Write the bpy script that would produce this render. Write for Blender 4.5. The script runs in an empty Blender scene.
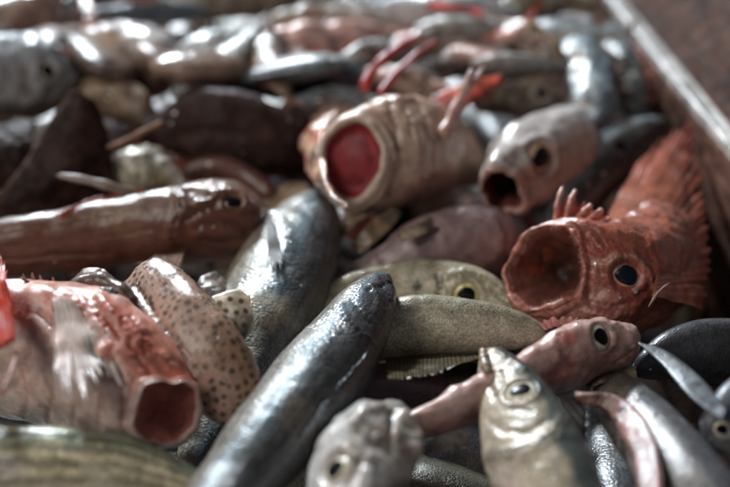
import bpy, math, random
import numpy as np
from mathutils import Matrix, Vector

# ------------------------------------------------------------------ camera, world, lamps, exposure
S = bpy.context.scene
COL = S.collection
CM = 0.01                                   # everything below is written in centimetres
PITCH = math.radians(32.0); CAM_Z = 25.0; LENS = 60.0
FPX = LENS / 36.0 * 730.0
cam_data = bpy.data.cameras.new('camera'); cam = bpy.data.objects.new('camera', cam_data); COL.objects.link(cam)
cam.location = (0, 0, CAM_Z * CM); cam.rotation_euler = (math.pi / 2 - PITCH, 0, 0)
cam_data.lens = LENS; cam_data.sensor_width = 36.0; cam_data.clip_start = 0.01; cam_data.clip_end = 20
cam_data.dof.use_dof = True; cam_data.dof.focus_distance = 0.398; cam_data.dof.aperture_fstop = 4.2
cam_data.dof.aperture_blades = 9
S.camera = cam

world = bpy.data.worlds.new('World'); S.world = world; world.use_nodes = True
wb = world.node_tree.nodes['Background']; wb.inputs[0].default_value = (0.74, 0.80, 0.95, 1); wb.inputs[1].default_value = 0.08

def area(name, loc, target, sx, sy, power, color):
    l = bpy.data.lights.new(name, 'AREA'); l.shape = 'RECTANGLE'; l.size = sx * CM; l.size_y = sy * CM
    l.energy = power; l.color = color
    o = bpy.data.objects.new(name, l); COL.objects.link(o)
    o.location = Vector(loc) * CM
    o.rotation_euler = (Vector(target) - Vector(loc)).to_track_quat('-Z', 'Y').to_euler()
    return o
area('window_light', (-62, 190, 98), (2, 46, 0), 34, 17, 56.0, (0.84, 0.93, 1.0))
area('side_fill_light', (-78, 2, 82), (0, 42, 0), 60, 50, 5.2, (1.0, 0.93, 0.84))  # added fill lamp, lifts the sides facing the camera

S.view_settings.view_transform = 'Standard'; S.view_settings.look = 'None'
S.view_settings.exposure = 0.0; S.view_settings.gamma = 1.0; S.view_settings.use_curve_mapping = False
S.cycles.use_denoising = True
S.cycles.max_bounces = 6
S.cycles.sample_clamp_indirect = 4.0

# ------------------------------------------------------------------ maths helpers
cF = np.array([0, math.cos(PITCH), -math.sin(PITCH)]); cU = np.array([0, math.sin(PITCH), math.cos(PITCH)]); cR = np.array([1.0, 0, 0])
cO = np.array([0, 0, CAM_Z])

def P(px, py, z):
    """the point of height z (cm above the mean level of the pile) seen at that place of the photograph"""
    d = cF + cR * (px - 365.0) / FPX + cU * (243.5 - py) / FPX
    return cO + d * ((z - CAM_Z) / d[2])
def depth(p): return (np.asarray(p) - cO) @ cF
def proj(V):
    q = V - cO; dz = q @ cF
    return 365 + FPX * (q @ cR) / dz, 243.5 - FPX * (q @ cU) / dz, dz
def camvec(r, u, t):
    v = cR * r + cU * u - cF * t
    return v / np.linalg.norm(v)
def unit(v): return v / np.maximum(np.linalg.norm(v, axis=-1, keepdims=True), 1e-9)
def sstep(a, b, x):
    t = np.clip((x - a) / (b - a), 0, 1); return t * t * (3 - 2 * t)

def _hash(ix, iy, iz, seed):
    h = (ix * 374761393 + iy * 668265263 + iz * 2147483647 + seed * 974711) & 0xffffffff
    h = ((h ^ (h >> 13)) * 1274126177) & 0xffffffff
    h = (h ^ (h >> 16)) & 0xffffffff
    return h / 4294967295.0 * 2 - 1
def noise(V, f, seed=0):
    q = np.asarray(V) * f + 57.3; i = np.floor(q).astype(np.int64); t = q - i; t = t * t * (3 - 2 * t)
    r = 0
    for dx in (0, 1):
        for dy in (0, 1):
            for dz in (0, 1):
                w = (t[..., 0] if dx else 1 - t[..., 0]) * (t[..., 1] if dy else 1 - t[..., 1]) * (t[..., 2] if dz else 1 - t[..., 2])
                r = r + w * _hash(i[..., 0] + dx, i[..., 1] + dy, i[..., 2] + dz, seed)
    return r
def fbm(V, f, o=3, seed=0):
    r = 0; a = 1.0; n = 0
    for k in range(o):
        r = r + a * noise(V, f * 2.03 ** k, seed + k * 7); n += a; a *= 0.55
    return r / n * 1.5

def interp(x, Y, q, mono=False):
    x = np.asarray(x, float); Y = np.asarray(Y, float)
    one = Y.ndim == 1
    if one: Y = Y[:, None]
    dx = np.diff(x)[:, None]; dl = np.diff(Y, axis=0) / dx
    m = np.empty_like(Y); m[0] = dl[0]; m[-1] = dl[-1]
    m[1:-1] = (dl[:-1] * dx[1:] + dl[1:] * dx[:-1]) / (dx[1:] + dx[:-1])
    if mono:
        sgn = dl[:-1] * dl[1:]
        hm = np.where(sgn > 0, 2 * dl[:-1] * dl[1:] / np.where(np.abs(dl[:-1] + dl[1:]) < 1e-9, 1, dl[:-1] + dl[1:]), 0)
        m[1:-1] = hm
    k = np.clip(np.searchsorted(x, q, side='right') - 1, 0, len(x) - 2)
    h = (x[k + 1] - x[k])[:, None]; t = ((q - x[k])[:, None]) / h
    r = (2 * t**3 - 3 * t**2 + 1) * Y[k] + (t**3 - 2 * t**2 + t) * h * m[k] + (-2 * t**3 + 3 * t**2) * Y[k + 1] + (t**3 - t**2) * h * m[k + 1]
    return r[:, 0] if one else r

# ------------------------------------------------------------------ materials
def skin(name, rough=0.32, metal=0.0, coat=0.7, coat_rough=0.12, scale=0.0, scale_h=0.25, grain=0.35, grain_size=0.10,
         mottle=0.35, mottle_size=0.35, sss=0.0, speck=0.5, translucent=0.0, streak=0.0, spec=0.5):
    m = bpy.data.materials.new(name); m.use_nodes = True; nt = m.node_tree; N = nt.nodes; L = nt.links
    b = N['Principled BSDF']; out = N['Material Output']
    def nd(t, **k):
        n = N.new(t)
        for a, v in k.items(): setattr(n, a, v)
        return n
    att = nd('ShaderNodeAttribute', attribute_name='Col'); tc = nd('ShaderNodeTexCoord')
    def ntex(size_cm, detail=3, r=0.6):
        n = nd('ShaderNodeTexNoise'); n.inputs['Scale'].default_value = 1 / (size_cm * CM); n.inputs['Detail'].default_value = detail
        n.inputs['Roughness'].default_value = r; L.new(tc.outputs['Object'], n.inputs['Vector']); return n
    def math_(op, a, b_=None, c=None):
        n = nd('ShaderNodeMath', operation=op)
        for i, v in enumerate((a, b_, c)):
            if v is None: continue
            if isinstance(v, (int, float)): n.inputs[i].default_value = v
            else: L.new(v, n.inputs[i])
        return n.outputs[0]
    n1 = ntex(mottle_size, 4, 0.65)
    fac = math_('MULTIPLY_ADD', n1.outputs[0], 2 * mottle, 1 - mottle)
    n2 = ntex(0.07, 2, 0.6)
    fac = math_('MULTIPLY', fac, math_('MULTIPLY_ADD', n2.outputs[0], mottle * 1.1, 1 - mottle * 0.55))
    height = None
    uv = nd('ShaderNodeUVMap', uv_map='UVMap')
    if streak > 0:                           # fine lines along the body
        sm = nd('ShaderNodeMapping'); sm.inputs['Scale'].default_value = (1 / 1.3, 1 / 0.085, 1); L.new(uv.outputs[0], sm.inputs[0])
        sn = nd('ShaderNodeTexNoise'); sn.inputs['Scale'].default_value = 1.0; sn.inputs['Detail'].default_value = 4; sn.inputs['Roughness'].default_value = 0.65; L.new(sm.outputs[0], sn.inputs['Vector'])
        fac = math_('MULTIPLY', fac, math_('MULTIPLY_ADD', sn.outputs[0], 2.2 * streak, 1 - 1.1 * streak))
        height = math_('MULTIPLY', sn.outputs[0], 0.9 * streak)
    if scale > 0:
        mp = nd('ShaderNodeMapping'); mp.inputs['Scale'].default_value = (1 / scale, 1 / (scale * 0.8), 1)
        L.new(uv.outputs[0], mp.inputs[0])
        vo = nd('ShaderNodeTexVoronoi'); vo.feature = 'F1'; vo.voronoi_dimensions = '2D'; vo.inputs['Scale'].default_value = 1.0; vo.inputs['Randomness'].default_value = 0.9
        L.new(mp.outputs[0], vo.inputs['Vector'])
        sd = vo.outputs['Distance']
        fac = math_('MULTIPLY', fac, math_('SUBTRACT', 1.12, math_('MULTIPLY', sd, 0.55 * min(1, scale_h * 3))))
        # the tint differs a little from scale to scale
        sp = nd('ShaderNodeSeparateColor'); L.new(vo.outputs['Color'], sp.inputs[0])
        fac = math_('MULTIPLY', fac, math_('MULTIPLY_ADD', sp.outputs[0], 0.35, 0.82))
        worn = ntex(0.9, 2, 0.5)
        wm = math_('MINIMUM', 1.0, math_('MAXIMUM', 0.12, math_('MULTIPLY_ADD', worn.outputs[0], 4.0, -1.3)))
        hs = math_('MULTIPLY', math_('MULTIPLY', math_('SUBTRACT', 1.0, sd), scale_h), wm)
        height = hs if height is None else math_('ADD', hs, height)
    mul = nd('ShaderNodeVectorMath', operation='SCALE'); L.new(att.outputs['Color'], mul.inputs[0]); L.new(fac, mul.inputs['Scale'])
    L.new(mul.outputs[0], b.inputs['Base Color'])
    g = ntex(grain_size, 3, 0.6)
    gh = math_('MULTIPLY', g.outputs[0], grain)
    hsum = gh if height is None else math_('ADD', gh, height)
    bp = nd('ShaderNodeBump'); bp.inputs['Strength'].default_value = 0.6; bp.inputs['Distance'].default_value = 0.055 * CM
    L.new(hsum, bp.inputs['Height']); L.new(bp.outputs[0], b.inputs['Normal'])
    g2 = ntex(0.085, 3, 0.6); g3 = ntex(0.42, 3, 0.6)
    ch = math_('ADD', math_('MULTIPLY', g2.outputs[0], speck), math_('MULTIPLY', g3.outputs[0], 1.2 * speck))
    if height is not None: ch = math_('ADD', ch, math_('MULTIPLY', height, 1.3))
    cb = nd('ShaderNodeBump'); cb.inputs['Strength'].default_value = 0.6; cb.inputs['Distance'].default_value = 0.05 * CM
    L.new(ch, cb.inputs['Height']); L.new(cb.outputs[0], b.inputs['Coat Normal'])
    b.inputs['Coat Weight'].default_value = coat; b.inputs['Coat Roughness'].default_value = coat_rough
    rr = math_('MULTIPLY_ADD', n1.outputs[0], 0.25, rough - 0.12); L.new(rr, b.inputs['Roughness'])
    b.inputs['Metallic'].default_value = metal
    b.inputs['Specular IOR Level'].default_value = spec
    if sss > 0:
        b.inputs['Subsurface Weight'].default_value = sss; b.inputs['Subsurface Radius'].default_value = (0.6, 0.22, 0.15)
        b.inputs['Subsurface Scale'].default_value = 0.5 * CM
    if translucent > 0:
        tr = nd('ShaderNodeBsdfTranslucent'); L.new(mul.outputs[0], tr.inputs[0]); L.new(bp.outputs[0], tr.inputs['Normal'])
        mx = nd('ShaderNodeMixShader'); mx.inputs[0].default_value = translucent
        L.new(b.outputs[0], mx.inputs[1]); L.new(tr.outputs[0], mx.inputs[2]); L.new(mx.outputs[0], out.inputs[0])
    return m

M = {
 'silver': skin('silver_scaled_skin', rough=0.46, metal=0.15, spec=0.3, coat=0.7, coat_rough=0.08, scale=0.105, scale_h=0.62, mottle=0.36, speck=0.5, streak=0.40),
 'silver_fine': skin('fine_silver_skin', rough=0.46, metal=0.12, spec=0.3, coat=0.6, coat_rough=0.11, scale=0.10, scale_h=0.3, mottle=0.36, speck=0.5, streak=0.30),
 'scaled': skin('dull_scaled_skin', rough=0.42, metal=0.12, coat=0.4, coat_rough=0.2, scale=0.085, scale_h=0.45, mottle=0.36, speck=0.5, streak=0.22),
 'slime': skin('smooth_wet_skin', rough=0.5, spec=0.22, metal=0.0, coat=0.9, coat_rough=0.07, scale=0.0, grain=0.5, mottle=0.40, speck=0.6, streak=0.35),
 'flesh': skin('raw_flesh', rough=0.36, metal=0.0, coat=0.8, coat_rough=0.09, scale=0.0, grain=0.7, mottle=0.42, sss=0.15, speck=0.9, streak=0.2),
 'red': skin('red_rough_skin', rough=0.38, metal=0.0, coat=0.7, coat_rough=0.10, scale=0.10, scale_h=0.35, grain=0.8, mottle=0.50, sss=0.06, speck=1.0, streak=0.2),
 'dark': skin('dark_leathery_skin', rough=0.6, metal=0.0, spec=0.15, coat=0.06, coat_rough=0.2, scale=0.0, grain=1.0, grain_size=0.16, mottle=0.6, mottle_size=0.5, speck=1.0, streak=0.2),
 'wetflesh': skin('wet_translucent_flesh', rough=0.42, spec=.3, metal=0.0, coat=1.0, coat_rough=0.05, scale=0.0, grain=0.6, mottle=0.42, sss=0.25, speck=0.8, streak=0.2),
 'inner': skin('mouth_membrane', rough=0.40, metal=0.0, coat=0.06, coat_rough=0.2, spec=.12, scale=0.0, grain=0.3, mottle=0.35, sss=0.12, speck=0.5),
 'fin': skin('fin_membrane', rough=0.35, metal=0.0, coat=0.6, coat_rough=0.12, scale=0.0, grain=0.4, mottle=0.4, speck=0.5, translucent=0.4),
 'eye': skin('eyeball', rough=0.4, metal=0.0, coat=0.8, coat_rough=0.10, scale=0.0, grain=0.1, mottle=0.25, mottle_size=0.08, speck=0.03),
 'pupil': skin('pupil_black', rough=0.3, metal=0.0, spec=0.15, coat=0.12, coat_rough=0.10, scale=0.0, grain=0.0, mottle=0.2, speck=0.02),
}

# ------------------------------------------------------------------ mesh building
def mesh_from(name, V, F, col, uv, mat, origin=(0, 0, 0)):
    """V (n,3) cm, F (m,4) quads, col (n,3), uv (n,2)"""
    me = bpy.data.meshes.new(name); n = len(V); F = np.asarray(F, np.int32); k = F.shape[1]
    me.vertices.add(n); me.loops.add(F.size); me.polygons.add(len(F))
    me.vertices.foreach_set('co', ((V - np.asarray(origin)) * CM).astype(np.float32).ravel())
    me.loops.foreach_set('vertex_index', F.ravel())
    me.polygons.foreach_set('loop_start', np.arange(0, F.size, k, dtype=np.int32))
    me.polygons.foreach_set('use_smooth', np.ones(len(F), bool))
    me.update(calc_edges=True)
    ca = me.color_attributes.new('Col', 'FLOAT_COLOR', 'POINT')
    c4 = np.ones((n, 4), np.float32); c4[:, :3] = np.clip(col, 0.003, 1); ca.data.foreach_set('color', c4.ravel())
    if uv is not None:
        ul = me.uv_layers.new(name='UVMap'); ul.data.foreach_set('uv', uv[F.ravel()].astype(np.float32).ravel())
    me.materials.append(mat)
    me.validate()
    return me

def grid_faces(nu, nv, wrap=True, flip=False):
    i = np.arange(nu - 1)[:, None]; j = np.arange(nv if wrap else nv - 1)[None]
    j2 = (j + 1) % nv
    a = i * nv + j; b = i * nv + j2; c = (i + 1) * nv + j2; d = (i + 1) * nv + j
    F = np.stack([a, b, c, d], -1).reshape(-1, 4)
    return F[:, ::-1] if flip else F

def normals(G, wrap=True):
    if wrap: dv = np.roll(G, -1, 1) - np.roll(G, 1, 1)
    else: dv = np.gradient(G, axis=1)
    du = np.gradient(G, axis=0)
    return unit(np.cross(dv, du))

def sum_smooth(v):
    v = np.array(list(v) + [v[0]], float); n = len(v) - 1
    x = np.linspace(0, n, 161); i = np.clip(x.astype(int), 0, n - 1); t = x - i; t = t * t * (3 - 2 * t)
    return v[i] * (1 - t) + v[i + 1] * t

class Thing:
    def __init__(s, name, label, cat, group=None, root=None):
        s.root = bpy.data.objects.new(name, None); COL.objects.link(s.root); s.root.empty_display_size = 0.01
        s.root['label'] = label; s.root['category'] = cat
        if group: s.root['group'] = group
        s.o = np.zeros(3); s.placed = False
        if root is not None: s.place(root)
    def place(s, p):
        s.o = np.asarray(p, float); s.root.location = Vector(s.o) * CM; s.placed = True
    def add(s, name, V, F, col, uv, mat, parent=None, label=None):
        me = mesh_from(name, V, F, col, uv, mat, s.o)
        o = bpy.data.objects.new(name, me); COL.objects.link(o); o.parent = parent or s.root
        if label: o['label'] = label
        return o

    # ---- body swept along a bent spine
    def body(s, rows, dorsal, back, flank, belly, mat='silver', wr=0.6, nu=150, nv=80, cap=None, tailcap=None, mouth=None,
             tang=None, tangblend=0.3, bump=0.02, bumpf=0.9, e=1.0, feats=(), dabs=(), spots=None, part='body', pixel=True,
             mott=0.3, mottf=1.6, wrinkle=None, seed=0, eyes=(), vs=None, colfn=None, keel=0.0, split=(0.15, 0.7, -0.25, -0.8)):
        R = []
        for r in rows:
            w = r[4] if len(r) > 4 else wr
            if pixel:
                p = P(*r[:3]); k = depth(p) / FPX; R.append((*p, r[3] * k, r[3] * k * w))
            else: R.append((*r[:3], r[3], r[3] * w))
        R = np.array(R); C = R[:, :3]
        if not s.placed:
            low = C.mean(0).copy(); low[2] = C[:, 2].min() - R[:, 3].max() * 0.8; s.place(low)
        x = np.r_[0, np.cumsum(np.linalg.norm(np.diff(C, axis=0), axis=1))]; Ln = x[-1]
        # more rings towards both ends
        t = np.linspace(0, 1, nu); q = Ln * (t + 0.10 * (-np.sin(2 * np.pi * t)) * 0.9)
        q = np.clip(q, 0, Ln); q[0] = 0; q[-1] = Ln
        c = interp(x, C, q); hw = interp(x, R[:, 3:], q, mono=True)
        T = unit(np.gradient(interp(x, C, np.clip(q, 0, Ln)), axis=0))
        if tang is not None:
            tv = camvec(*tang); w = 1 - sstep(0, tangblend, q / Ln); T = unit(T * (1 - w[:, None]) + tv * w[:, None])
        d = camvec(*dorsal) if pixel else np.asarray(dorsal, float)
        D = unit(d - T * (T @ d)[:, None]); Lt = np.cross(T, D)
        f = np.ones(nu)
        if mouth is None:
            a0 = cap if cap is not None else max(hw[min(nu - 1, nu // 8), 0] * 0.9, 0.15)
            if pixel and cap is not None: a0 = cap * depth(C[0]) / FPX
            f = np.where(q < a0, np.sqrt(np.clip(1 - (1 - q / a0) ** 2, 0, 1)), f)
        a1 = (tailcap if tailcap is not None else max(hw[-1, 0], 0.1))
        f = np.where(Ln - q < a1, f * np.sqrt(np.clip(1 - (1 - (Ln - q) / a1) ** 2, 0, 1)), f)
        f = np.maximum(f, 0.004)
        th = np.linspace(0, 2 * np.pi, nv, endpoint=False)
        ct, st = np.cos(th), np.sin(th)
        yy = np.sign(ct) * np.abs(ct) ** e; xx = np.sign(st) * np.abs(st) ** (e if keel == 0 else e + keel)
        H = hw[:, 0] * f; W = hw[:, 1] * f
        off = np.zeros(nu)
        nl = 0
        if mouth:
            R0 = hw[0]; lt = mouth.get('lip', 0.12) * R0[0]; k = 9
            a = np.linspace(np.pi, 0, k + 1)[:-1]
            inner = (R0[0] - 2 * lt) / R0[0]
            ff = 1 - lt / R0[0] * (1 - np.cos(a)); oo = -np.sin(a) * lt * 1.3
            # ring list: inner lip ... outer lip, then the body rings
            c = np.vstack([c[:1] + T[:1] * o_ for o_ in oo] + [c]); T = np.vstack([T[:1]] * k + [T]); D = np.vstack([D[:1]] * k + [D]); Lt = np.vstack([Lt[:1]] * k + [Lt])
            H = np.r_[R0[0] * ff, H]; W = np.r_[R0[1] * ff, W]; q = np.r_[np.zeros(k), q]; nl = k; nu = nu + k
        G = c[:, None] + D[:, None] * (H[:, None] * yy[None])[..., None] + Lt[:, None] * (W[:, None] * xx[None])[..., None]
        if mouth:                            # jaws of uneven reach and opening: 8 values round the rim, from the back of the fish
            per = lambda v: np.interp(th, np.linspace(0, 2 * np.pi, 161), sum_smooth(v))
            sh = per(mouth.get('shape', [1] * 8)) + mouth.get('rag', 1) * (0.035 * np.sin(th * 5 + seed) + 0.02 * np.sin(th * 11 + 2 * seed))
            jt = per(mouth.get('jut', [0] * 8)) + mouth.get('rag', 1) * 0.04 * np.sin(th * 4 + 1.7 * seed)
            fade = (1 - sstep(0, mouth.get('reach', 0.22), q / Ln))[:, None]
            qr = np.where(np.arange(nu) < nl, 0, q) / R0[0]; am_ = mouth.get('ring', .05)
            rb = am_ * (np.exp(-((qr - .07) / .08) ** 2) - 1.2 * np.exp(-((qr - .27) / .07) ** 2)); rb[:nl] = rb[nl] * np.linspace(0.3, 1, nl)
            G = c[:, None] + (G - c[:, None]) * (1 + rb[:, None] + (sh[None] - 1) * fade)[..., None] - T[:, None] * (jt[None] * R0[0] * fade)[..., None]
        Nn = normals(G)
        if ((G - c[:, None]) * Nn).sum() < 0: Nn = -Nn; flip = True
        else: flip = False
        s.flip = flip
        # base lumps
        amp = np.minimum(1, H / max(H.max() * 0.35, 1e-6))[:, None]
        G = G + Nn * (fbm(G, bumpf, 3, seed) * bump * amp)[..., None]
        # ring-wise wrinkles: (amplitude cm, frequency per cm, s0, s1)
        if wrinkle:
            a_, f_, s0_, s1_ = wrinkle; sn = (q / Ln)[:, None]
            msk = sstep(s0_, s0_ + 0.06, sn) * (1 - sstep(s1_ - 0.06, s1_, sn))
            ph = q[:, None] * f_ * 2 * np.pi + 2.2 * fbm(G, 0.7, 2, seed + 3)
            G = G + Nn * (np.sin(ph) * a_ * msk * (0.6 + 0.5 * fbm(G, 0.8, 2, seed + 9)))[..., None]
        # colour
        cc = np.broadcast_to(ct[None], G.shape[:2]); nz = fbm(G, mottf, 4, seed + 11); v = cc + 0.30 * nz
        col = np.empty(G.shape); back, flank, belly = map(np.array, (back, flank, belly))
        wB = sstep(split[0], split[1], v)[..., None]; wb = sstep(-split[2], -split[3], -v)[..., None]
        col = flank * (1 - wB) + back * wB; col = col * (1 - wb) + belly * wb
        col = col * (1 + mott * fbm(G, mottf * 1.7, 3, seed + 21))[..., None]
        if colfn is not None: col = colfn(col, G, q / Ln, th, s)
        s.G = G; s.N = Nn; s.q = q; s.H = H; s.c = c; s.Tn = T; s.D = D; s.Lt = Lt
        if pixel: s.index()
        disp = np.zeros(G.shape[:2])
        for ft in feats:                     # ('groove'|'ridge'|'step', [(px,py)...], width px, amp px, colour or None, strength)
            kind, pts, wpx, apx = ft[:4]; colr = ft[4] if len(ft) > 4 else None; stg = ft[5] if len(ft) > 5 else 0.7
            pl = s.polyline(pts)
            k = depth(pl[0]) / FPX; wid = wpx * k; am = apx * k
            dm = np.full(G.shape[:2], 1e9)
            for p in pl: dm = np.minimum(dm, ((G - p) ** 2).sum(-1))
            dm = np.sqrt(dm); g_ = np.exp(-(dm / wid) ** 2)
            if kind == 'groove': disp -= am * g_
            elif kind == 'ridge': disp += am * g_
            elif kind == 'step': disp += am * (np.exp(-(dm / wid) ** 2) - 1.1 * np.exp(-((dm - 0.0) / (wid * 0.4)) ** 2))
            if colr is not None: col = col * (1 - stg * g_[..., None]) + np.array(colr) * stg * g_[..., None]  # line tint: painted crease shade as well as skin pigment
        for db in dabs:                      # (px, py, radius px, colour, strength[, hardness])
            px, py, rp, cl, sg = db[:5]
            p, n_ = s.surf(px, py); k = depth(p) / FPX
            dd = np.sqrt(((G - p) ** 2).sum(-1)) / (rp * k) + 0.28 * nz
            w = (1 - sstep(0.45, 1.05, dd))[..., None] * sg
            col = col * (1 - w) + np.array(cl) * w
        if spots:
            rng = np.random.default_rng(seed + 5); ncell, srad, scol, cond = spots
            ii = rng.integers(0, G.shape[0], ncell * 6); jj = rng.integers(0, G.shape[1], ncell * 6)
            pts = []
            for a, b_ in zip(ii, jj):
                p = G[a, b_]
                if cond and not cond(q[a] / Ln, th[b_]): continue
                if all(((p - o_) ** 2).sum() > (srad * 2.2) ** 2 for o_ in pts): pts.append(p)
                if len(pts) >= ncell: break
            for p in pts:
                rad = srad * rng.uniform(0.7, 1.25)
                dd = np.sqrt(((G - p) ** 2).sum(-1)) / rad + 0.2 * nz
                w = (1 - sstep(0.6, 1.1, dd))[..., None] * 0.85; col = col * (1 - w) + np.array(scol) * w
        if mouth and 'lipcol' in mouth:
            lw = np.zeros(G.shape[0]); lw[:nl + 1] = 1; lw[nl:] = np.maximum(lw[nl:], 1 - sstep(0, mouth.get('lipw', .12) * R0[0], q[nl:])); lw = (lw[:, None] * (0.75 + 0.25 * nz))[..., None]
            col = col * (1 - lw) + np.array(mouth['lipcol']) * lw
        # eye sockets
        todo = []
        for ey in eyes:
            if ey[0] == 'st':                # by (ring fraction, angle) - both sides of a fish built about its own axis
                a = int(np.argmin(np.abs(q / Ln - ey[1]))); b_ = int(round(ey[2] / (2 * np.pi) * nv)) % nv
                p, n_ = G[a, b_].copy(), Nn[a, b_].copy(); r = ey[3]
            else:
                p, n_ = s.surf(ey[0], ey[1]); r = ey[2] * depth(p) / FPX
            dd = np.sqrt(((G - p) ** 2).sum(-1)) / r
            disp += 0.13 * r * np.exp(-((dd - 1.22) / 0.22) ** 2) - 0.30 * r * (1 - sstep(0.75, 1.1, dd))
            ax = None; sq = 1.0
            if ey[0] != 'st' and len(ey) > 4: sq = ey[3]; ax = camvec(math.cos(math.radians(ey[4])), math.sin(math.radians(ey[4])), 0)
            todo.append((p, n_, r, ey[-1], sq, ax))
        G = G + Nn * disp[..., None]
        s.G = G; s.N = normals(G) * (-1 if flip else 1)
        if pixel: s.index()
        if pixel and s.G[0, 0, 1] < 62: BODIES.append((s.G, s.N))
        hm = 2 * np.pi * np.mean(H) * 0.8
        uu = np.broadcast_to(q[:, None], G.shape[:2]); vv = np.broadcast_to((np.where(th < np.pi, th, th - 2 * np.pi) / (2 * np.pi) * hm)[None], G.shape[:2])
        # the seam of the pattern sits under the belly
        uv = np.stack([uu, vv], -1).reshape(-1, 2)
        s.body_o = s.add(part, G.reshape(-1, 3), grid_faces(nu, nv, True, flip), col.reshape(-1, 3), uv, M[mat] if isinstance(mat, str) else mat)
        if mouth:
            dep = mouth.get('depth', 1.2) * R[0, 3]; n = 40
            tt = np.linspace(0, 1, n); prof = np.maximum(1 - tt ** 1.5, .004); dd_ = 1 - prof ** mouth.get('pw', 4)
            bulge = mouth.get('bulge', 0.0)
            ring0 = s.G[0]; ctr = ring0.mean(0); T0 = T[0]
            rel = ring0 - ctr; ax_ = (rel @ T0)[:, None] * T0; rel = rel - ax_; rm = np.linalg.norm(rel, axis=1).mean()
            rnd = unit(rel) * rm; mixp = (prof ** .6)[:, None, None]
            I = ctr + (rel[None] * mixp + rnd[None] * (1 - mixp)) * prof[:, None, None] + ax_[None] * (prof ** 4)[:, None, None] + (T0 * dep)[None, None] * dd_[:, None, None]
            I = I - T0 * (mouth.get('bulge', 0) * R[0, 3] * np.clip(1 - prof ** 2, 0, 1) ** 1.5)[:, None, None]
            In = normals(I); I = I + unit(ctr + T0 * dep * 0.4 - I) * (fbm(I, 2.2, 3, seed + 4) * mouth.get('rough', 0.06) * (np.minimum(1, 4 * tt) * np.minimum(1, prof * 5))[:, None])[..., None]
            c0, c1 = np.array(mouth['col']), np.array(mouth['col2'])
            mc = c0 * (1 - dd_[:, None, None] ** mouth.get('cpw', 1.5)) + c1 * dd_[:, None, None] ** mouth.get('cpw', 1.5); mc = mc * (1 + 0.45 * fbm(I, 2.6, 3, seed + 6))[..., None]  # throat shade painted in: lining colour darkens with depth
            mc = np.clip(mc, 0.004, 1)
            uvm = np.stack([np.broadcast_to(tt[:, None] * dep, I.shape[:2]), np.broadcast_to(vv[0][None], I.shape[:2])], -1).reshape(-1, 2)
            s.mouth_I = I
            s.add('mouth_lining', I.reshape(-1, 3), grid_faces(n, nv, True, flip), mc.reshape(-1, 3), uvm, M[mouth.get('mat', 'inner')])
        for p, n_, r, style, sq, ax in todo: s.eye(p, n_, r, style, sq, ax)
        return s

    def index(s):
        x, y, z = proj(s.G); tocam = unit(cO - s.G); s.px, s.py, s.pz = x, y, z; s.fc = (s.N * tocam).sum(-1) > 0.02
    def surf(s, px, py, lift=0.0):
        d2 = (s.px - px) ** 2 + (s.py - py) ** 2 + np.where(s.fc, 0, 1e6)
        d2 = np.where(d2 < d2.min() + 6, d2 + s.pz * 0.5, d2 + 1e5)
        i = np.unravel_index(np.argmin(d2), d2.shape)
        return s.G[i] + s.N[i] * lift, s.N[i].copy()
    def polyline(s, pts, step=3.0):
        out = []
        for a, b in zip(pts[:-1], pts[1:]):
            n = max(2, int(math.hypot(b[0] - a[0], b[1] - a[1]) / step))
            for k in range(n): t = k / n; out.append(s.surf(a[0] + (b[0] - a[0]) * t, a[1] + (b[1] - a[1]) * t)[0])
        out.append(s.surf(*pts[-1])[0]); return out

    def eye(s, p, n, r, style, sq=1.0, ax=None):
        iris, ring, pup, ps = STYLES[style]
        if abs(n[2]) > 0.95: a = np.cross(n, [1, 0, 0])
        else: a = np.cross(n, [0, 0, 1])
        if ax is not None: a = ax - n * (ax @ n)
        a = unit(a); b = np.cross(n, a) * sq
        nu, nv = 18, 32
        al = np.linspace(0.001, np.pi * 0.62, nu); th = np.linspace(0, 2 * np.pi, nv, endpoint=False)
        c = p - n * r * 0.40
        def dome(al, k, kz):
            return c + (a * np.cos(th)[None, :, None] + b * np.sin(th)[None, :, None]) * (np.sin(al) * r * k)[:, None, None] + n * (np.cos(al) * r * kz)[:, None, None]
        G = dome(al, 1.06, 0.50)
        w = sstep(0.70, 0.95, al / (np.pi / 2))[:, None, None]
        nz = fbm(G, 6.0 / max(r, .2), 2, 3)[..., None]
        col = np.array(iris) * (1 + 0.6 * nz) * (1 - w) + np.array(ring) * w
        inner = np.exp(-((al / (np.pi / 2) - ps - 0.05) / 0.05) ** 2)[:, None, None]
        col = col * (1 + 0.5 * inner)
        uv = np.zeros((nu * nv, 2))
        e = s.add('eye', G.reshape(-1, 3), grid_faces(nu, nv, True, False), col.reshape(-1, 3), uv, M['eye'])
        al2 = np.linspace(0.001, ps * np.pi / 2, 8); G2 = dome(al2, 1.07, 0.52); G2[-1] -= n * r * 0.03
        wob = 1 + 0.05 * np.sin(2 * th + r * 9) + 0.03 * np.sin(3 * th + r * 5); m0 = G2.mean((0, 1)); pl = G2 - m0; pn = (pl @ n)[..., None] * n; G2 = m0 + pn + (pl - pn) * wob[None, :, None]
        c2 = np.broadcast_to(np.array(pup), G2.shape) * 1.0
        s.add('pupil', G2.reshape(-1, 3), grid_faces(8, nv, True, False), c2.reshape(-1, 3), np.zeros((8 * nv, 2)), M['pupil'], parent=e)
        return e

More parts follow.
